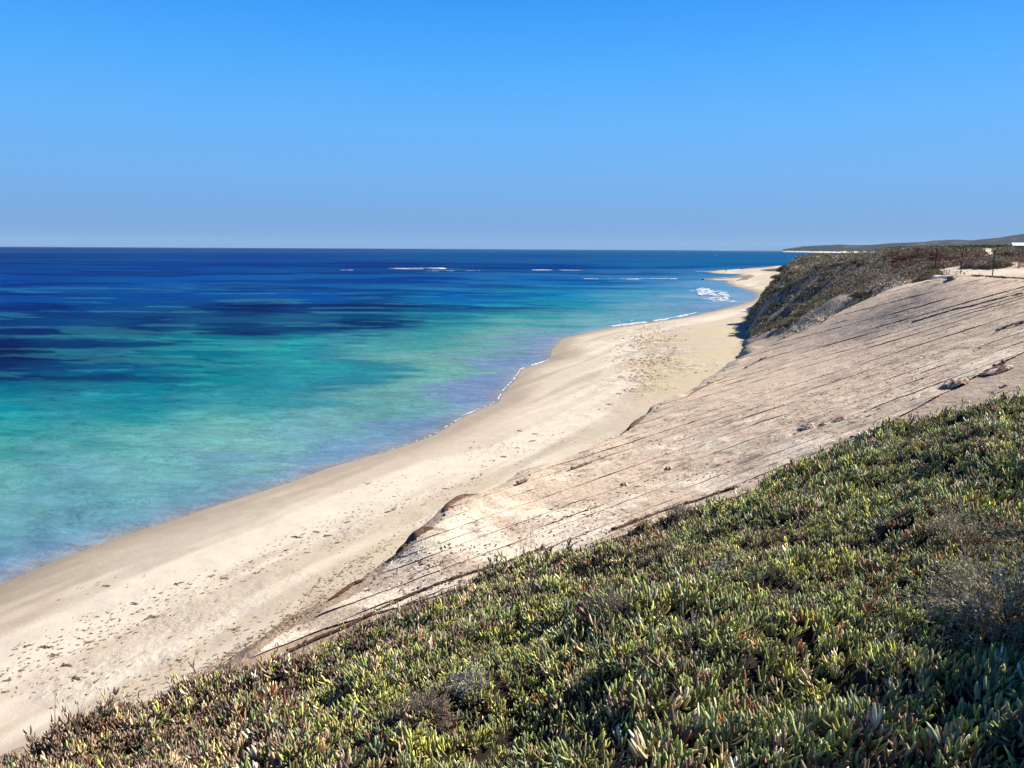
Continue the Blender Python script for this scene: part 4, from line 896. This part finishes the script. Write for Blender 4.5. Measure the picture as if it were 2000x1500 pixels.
def foam_patch(name, poly, h_, thr, seed, label, step=.25):
    P = np.array(pxline(poly)); x0, y0 = P.min(0); x1, y1 = P.max(0); X, Y = np.meshgrid(np.arange(x0, x1, step), np.arange(y0, y1, step*1.6), indexing='ij')
    wx = X+3*(fbm(X/4, Y/4, 3, seed)-.5); wy = Y+8*(fbm(X/4+9, Y/6, 3, seed)-.5); ins = in_poly(wx, wy, P); n_ = fbm(X/1.0, Y/2.6, 4, seed+1); kp = ins & (n_ > thr)
    kf = kp[:-1, :-1] & kp[1:, 1:] & kp[1:, :-1] & kp[:-1, 1:]; Z_ = .03+h_*fbm(X/1.2, Y/3, 3, seed+2)
    o = mesh_np(name, np.stack([X, Y, Z_], -1).reshape(-1, 3), grid_faces(*X.shape, kf)[:, ::-1], M_foam); tag(o, label, 'wave', kind='stuff')
foam_patch('breaking_wave', [(1350,568),(1372,563),(1396,566),(1418,572),(1425,579),(1424,587),(1412,586),(1390,581),(1365,577)], .35, .44, 310, 'broad white breaking wave rolling into the small bay')
foam_patch('breaking_wave', [(1366,583),(1395,581),(1425,585),(1438,589),(1412,590),(1390,587)], .12, .50, 311, 'thin wash of white water on the shore side of the broad breaker')
breaker('breaking_wave', [(758,525.5),(800,525.5),(850,525),(900,524),(928,522.5)], 12, 1.3, 312, 'longest thin white breaker far out on the reef', .12, 1.0)
breaker('breaking_wave', [(830,530),(870,529.5),(940,529),(1010,528.5)], 5, .5, 313, 'faint white line of surf just inside the longest breaker', .36, 1.0)
breaker('breaking_wave', [(1000,528),(1060,527.5),(1140,528.5)], 6, .6, 314, 'thin surf line continuing right of the longest breaker', .25, 1.0)
breaker('breaking_wave', [(1108,544),(1125,544.5)], 6, .5, 315, 'small whitecap in front of the surf line', .2)
breaker('breaking_wave', [(1125,544.8),(1240,545),(1290,544.5),(1312,544.5),(1375,545)], 3.5, .4, 316, 'surf line running out from the tip of the dark reef', .32)
breaker('breaking_wave', [(1290,544),(1311,544.5)], 7, .6, 317, 'bright little breaker off the dark reef', .15)
breaker('breaking_wave', [(1270,562),(1280,560),(1296,562)], 5, .4, 318, 'small curl of foam left of the bay', .3)
breaker('breaking_wave', [(1318,530),(1350,530.5),(1400,530)], 3, .4, 319, 'thin foam on the outer edge of the sand spit', .3)
breaker('breaking_wave', [(665,528),(690,527.5)], 6, .4, 320, 'faint whitecap left of the longest breaker', .35)
breaker('breaking_wave', [(1527,500),(1540,500)], 16, 1.3, 321, 'whitecap offshore just left of the dark mounds', .1, 1.5)
breaker('breaking_wave', [(1395,499),(1408,499)], 12, 1.0, 322, 'tiny whitecap far out above the sand spit', .2, 1.5)
breaker('breaking_wave', [(1320,492.5),(1332,492.5)], 18, 1.0, 323, 'very small far whitecap near the horizon', .2, 2)
def reef(L, w_, h_, seed, label):
    pts = np.array(pxline(L)); seg = np.hypot(*np.diff(pts, axis=0).T); Ls = np.concatenate([[0], seg.cumsum()]); n_ = 160; t = np.linspace(0, Ls[-1], n_); x = np.interp(t, Ls, pts[:, 0]); y = np.interp(t, Ls, pts[:, 1])
    tx = np.gradient(x); ty = np.gradient(y); q = np.hypot(tx, ty); nx, ny = -ty/q, tx/q; m_ = 24; f = np.linspace(-.5, .5, m_); wd = w_*(.5+fbm(t/6+seed, t*0, 3, seed))*np.sin(np.linspace(.05, math.pi-.05, n_))**.5
    X = x[:, None]+nx[:, None]*f*wd[:, None]; Y = y[:, None]+ny[:, None]*f*wd[:, None]; Zr = h_*(1-(2*f)**4)*(.3+1.1*fbm(X/2.2, Y/2.2, 4, seed+1))-.12
    gz = np.maximum(beach_z(X, Y), 0); o = mesh_np('reef_rock', np.stack([X, Y, gz+Zr], -1).reshape(-1, 3), grid_faces(n_, m_), M_rock); tag(o, label, 'rock', 'flat rocks at the waterline')
reef([(1372,546.5),(1400,545.5),(1430,545),(1458,543),(1466,540)], 7, .55, 400, 'long dark flat reef ledge jutting from the beach into the bay')
reef([(1450,527),(1480,524.5),(1512,523)], 9, .5, 401, 'brown rock patch on the outer sand spit')
reef([(1440,549),(1452,548),(1463,545)], 4, .5, 402, 'small dark rock where the reef ledge meets the sand')

# ------------------------------------------------------------------ person on the far spit
def person(u, v, label):
    x, y = at_z(u, v, .5); z = float(max(beach_z(np.array(x), np.array(y)), 0.02)); D = float(y)
    bm_v = [(0,0,.93),(0,0,1.15),(0,0,1.38),(0,0,1.50),(0,0,1.60),(0,0,1.72),  (-.10,0,.90),(-.12,.05,.50),(-.12,.0,.08),(-.12,-.13,.04), (.10,0,.90),(.13,-.08,.50),(.14,-.02,.08),(.14,-.15,.04), (-.20,0,1.40),(-.26,.03,1.12),(-.25,-.08,.88), (.20,0,1.40),(.26,.03,1.12),(.25,-.08,.88)]
    ed = [(0,1),(1,2),(2,3),(3,4),(4,5),(0,6),(6,7),(7,8),(8,9),(0,10),(10,11),(11,12),(12,13),(2,14),(14,15),(15,16),(2,17),(17,18),(18,19)]
    rr = [.14,.13,.16,.06,.10,.09,.09,.065,.045,.04,.09,.065,.045,.04,.06,.045,.035,.06,.045,.035]
    me = bpy.data.meshes.new('person'); me.from_pydata(bm_v, ed, []); o = bpy.data.objects.new('person', me); C.objects.link(o)
    md = o.modifiers.new('skin', 'SKIN'); 
    for i, r in enumerate(rr): me.skin_vertices[0].data[i].radius = (r, r) if me.skin_vertices else (r, r)
    if me.skin_vertices: me.skin_vertices[0].data[0].use_root = True
    o.modifiers.new('sub', 'SUBSURF').levels = 1; me.materials.append(M_cloth); o.location = (x, y, z); tag(o, label, 'person'); return o
try: person(1418, 531.5, 'tiny dark-clothed person walking on the pale sand spit beyond the bay')
except Exception as e: print('person', e)

# ------------------------------------------------------------------ far coast and hills
hp = [(1529,486.8),(1545,484),(1568,481),(1600,479.5),(1640,477.8),(1662,478.8),(1700,478.5),(1735,475.5),(1767,474),(1805,473),(1825,470),(1850,468.3),(1880,468.8),(1895,469.8),(1930,466.5),(1955,464),(1978,460),(2000,457.2),(2050,452),(2200,446),(2500,442),(2900,448),(3500,460)]
hu = np.array([a for a, b in hp], float); hv = np.array([b for a, b in hp], float)
ts = np.concatenate([np.linspace(1529, 2100, 330), np.linspace(2110, 3500, 60)]); Ds = np.concatenate([np.linspace(2600, 4200, 14)[:-1], np.linspace(4200, 6200, 26)]); 
DD, UU = np.meshgrid(Ds, ts, indexing='ij'); R_ = ray(UU, np.interp(UU, hu, hv)); XX = R_[..., 0]/R_[..., 1]*DD; Dr = np.interp(ts, [1529, 1700, 2000], [5900, 5200, 5000])[None]
topz = CAM_Z + R_[..., 2]/R_[..., 1]*Dr; prof = sstep(0, 1, (DD-np.interp(ts, [1529, 1600, 1700, 1800, 2000], [5600, 4100, 3300, 2700, 2600])[None])/(Dr-np.interp(ts, [1529, 1600, 1700, 1800, 2000], [5600, 4100, 3300, 2700, 2600])[None]))
rough = fbm(XX/260, DD/260, 5, 500)-.5; Zh = -1.5+(topz+1.5)*prof*(1-.15*(DD > Dr)) + rough*22*prof*(1-prof)*2 + (fbm(XX/60, DD/200, 3, 505)-.5)*3*prof
low = prof < .02
c = np.ones(XX.shape+(3,))*np.array([.026, .034, .038]); sp = sstep(.60, .68, fbm(XX/110, DD/160, 4, 501))*prof; c = c+(np.array([.20, .18, .16])-c)*(sp*.5)[..., None]
shore_f = (prof > 0.0005) & (Zh < 7); c = np.where(((Zh < 6.5) & (UU < 1720))[..., None], np.array([.62, .54, .42]), c)
o = mesh_np('hills', np.stack([XX, DD, Zh], -1).reshape(-1, 3), grid_faces(len(Ds), len(ts)), M_heath, col=c.reshape(-1, 3)); tag(o, kind='structure')
# distant headland, a lighter blue line beyond; haze blue is put into its colour
ts = np.linspace(1380, 1620, 120); Ds = np.linspace(11000, 13000, 8); DD, UU = np.meshgrid(Ds, ts, indexing='ij'); XX = (UU-1000)/1480*DD*1.0; e_ = np.interp(UU, [1380, 1440, 1470, 1500, 1540, 1620], [0, 14, 26, 30, 34, 40])*(.8+.4*fbm(UU/14, UU*0, 3, 502))
Zh = -3+(e_+3)*np.sin(np.clip((DD-11000)/2000, 0, 1)*math.pi)**.6
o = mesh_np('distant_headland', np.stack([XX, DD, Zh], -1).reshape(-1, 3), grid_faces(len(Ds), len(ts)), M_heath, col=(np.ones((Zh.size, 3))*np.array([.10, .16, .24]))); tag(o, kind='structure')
# land behind the heath
Yr2 = np.geomspace(230, 4500, 70); T2 = np.linspace(.3, 3.2, 160); YY, TT = np.meshgrid(Yr2, T2, indexing='ij'); XX = YY*TT
ins = shore_d(XX, YY); Zl = np.minimum(np.interp(YY, [230, 330, 800, 2500, 4500], [8, 8.4, 6.5, 7, 9]), -1+ins*.08)*1.0; Zl = Zl+4*(fbm(XX/90, YY/90, 4, 503)-.5)*sstep(20, 60, ins)
nn_ = fbm(XX/70, YY/90, 4, 504); c = np.ones(XX.shape+(3,))*np.array([.075, .078, .045]); c = c+(np.array([.50, .43, .33])-c)*np.maximum(sstep(.64, .7, nn_), (1-sstep(14, 26, ins)))[..., None]
o = mesh_np('coastal_plain', np.stack([XX, YY, Zl], -1).reshape(-1, 3), grid_faces(len(Yr2), len(T2), (ins > -12)[:-1, :-1]), M_heath, col=c.reshape(-1, 3)); tag(o, kind='structure')

# ------------------------------------------------------------------ far buildings
def gable(name, cx, cy, cz, L, Wd, hw, hr, rz, label, wallm, roofm):
    root = empty(name, (cx, cy, cz), rz); tag(root, label, 'house')
    x, y = L/2, Wd/2; V = np.array([(-x,-y,0),(x,-y,0),(x,y,0),(-x,y,0),(-x,-y,hw),(x,-y,hw),(x,y,hw),(-x,y,hw),(-x,0,hw+hr*.95),(x,0,hw+hr*.95)], float)
    mesh_np('wall', V, [np.array([(0,1,5,4),(1,2,6,5),(2,3,7,6),(3,0,4,7)]), np.array([(4,8,7),(5,6,9)])], wallm, root, smooth=False)
    e = .5; V = np.array([(-x-e,-y-e,hw-.15),(x+e,-y-e,hw-.15),(x+e,0,hw+hr),(-x-e,0,hw+hr),(-x-e,y+e,hw-.15),(x+e,y+e,hw-.15)], float); V2 = V+np.array([0, 0, .18])
    VV = np.concatenate([V, V2]); mesh_np('roof', VV, [np.array([(6,7,8,9),(9,8,11,10),(1,0,3,2),(2,3,4,5),(0,1,7,6),(4,10,11,5),(0,6,9,3),(3,9,10,4),(1,2,8,7),(2,5,11,8)])], roofm, root, smooth=False)
    for k_ in (-.25, .2):
        V = np.array([(k_*L-1,-y-.03,hw*.25),(k_*L+1,-y-.03,hw*.25),(k_*L+1,-y-.03,hw*.8),(k_*L-1,-y-.03,hw*.8)], float); mesh_np('window', np.concatenate([V, V+np.array([0, .02, 0])]), [np.array([(0,1,2,3),(7,6,5,4),(0,3,7,4),(1,5,6,2),(3,2,6,7),(0,4,5,1)])], M_steel, root, smooth=False)
    return root
p = at_d(1996, 480.5, 330); gable('house', p[0], p[1], p[2]-1.6, 7.0, 5, 1.8, 1.0, -.35, 'white-roofed house peeking over the heath at the right edge', plain('house_wall', (.55, .5, .42), .9, .2, .1, 1), M_white)
V, F = tubes([(np.array([[0, 0, 0], [0, 0, 1.0]]), .14)], 8)
p = at_d(1778, 487.5, 420); gable('house', p[0], p[1], p[2]-3.1, 3.4, 3.5, 2.2, 1.1, .3, 'tiny white house beside a pole in the far heath', plain('far_wall', (.4, .38, .33), .9, .2, .1, 1), M_white)
p = at_d(1771, 488, 410); V, F = tubes([(np.array([[0, 0, -2], [0, 0, 2.4]]), .16)], 8); o = mesh_np('utility_pole', V, F, plain('pole_grey', (.5, .5, .48), .7, .3, .1, 2), loc=tuple(p)); tag(o, 'pale pole standing left of the tiny white house', 'pole')
p = at_d(1757, 491.5, 300); gable('house', p[0], p[1], p[2]-2.3, 2.6, 2.5, 1.6, .7, -.2, 'small pale hut below and left of the pole', plain('hut_wall', (.6, .55, .45), .9, .2, .1, 1), M_white)
# faded orange safety mesh by the right edge
p = hits([1988], [521], ZS, 20, 150, 900)[0]
if not np.isnan(p[0]):
    n_, m_ = 26, 9; V = []; F = []
    for i in range(n_):
        a = i/(n_-1)*2.6; V.append([(a, .15*math.sin(a*5), .02), (a, .15*math.sin(a*5), .5+.12*math.sin(a*4))])
    segs = [(np.array([v0, [(v0[0]+v1[0])/2+.03, (v0[1]+v1[1])/2, (v0[2]+v1[2])/2], v1]), .018) for v0, v1 in V]
    for j in range(m_): f = j/(m_-1); segs.append((np.array([np.array(v0)*(1-f)+np.array(v1)*f for v0, v1 in V]), .018))
    Vv, Ff = tubes(segs, 3); o = mesh_np('safety_mesh', Vv, Ff, M_orange, loc=tuple(p)); tag(o, 'faded orange-red safety mesh sagging at the right edge beyond the pickets', 'mesh fence')
# seaward wind-bared sand lumps beside the mound
def dead_branches(u, v, r, label, seed):
    p = hits([u], [v], ZS, 20, 150, 900)[0]
    if np.isnan(p[0]): return
    segs, tips = twiggy(r, r*.55, 16, seed, 3, .03); V, F = tubes(segs); o = mesh_np('dead_bush', V, F, M_wood, loc=(p[0], p[1], p[2]-.05)); tag(o, label, 'dead bush', 'dead bushes on the bare edge of the mound')
for i, (u, v, r, l) in enumerate(((1765, 556, .9, 'isolated grey dead bush at the bare right tip of the scrub mound'), (1725, 560, 1.2, 'tangle of bleached branches on bare sand left of the isolated dead bush'), (1700, 570, 1.2, 'bleached branches spilling down the sand at the crest of the mound'), (1660, 600, 1.3, 'grey fallen branches halfway down the near side of the mound'), (1610, 628, 1.3, 'grey fallen branches low on the near side of the mound'), (1560, 650, 1.2, 'lowest fallen branches where the mound meets the mats'))): dead_branches(u, v, r, l, 600+i)
print('verts done')
# ------------------------------------------------------------------ sea haze
hb = np.array([(-26000, -300, -8), (26000, -300, -8), (26000, 24000, -8), (-26000, 24000, -8), (-26000, -300, 260), (26000, -300, 260), (26000, 24000, 260), (-26000, 24000, 260)], float)
mh = bpy.data.materials.new('haze'); mh.use_nodes = True; n = mh.node_tree; n.nodes.clear(); oo = n.nodes.new('ShaderNodeOutputMaterial'); pv = n.nodes.new('ShaderNodeVolumePrincipled')
pv.inputs['Color'].default_value = (.55, .78, 1, 1); pv.inputs['Density'].default_value = 1.6e-5; n.links.new(pv.outputs[0], oo.inputs['Volume'])
o = mesh_np('haze', hb, [np.array([(3,2,1,0),(4,5,6,7),(0,1,5,4),(1,2,6,5),(2,3,7,6),(3,0,4,7)])], mh, smooth=False); tag(o, 'thin bluish sea haze over the far coast and hills', 'haze', kind='stuff')
#@@END
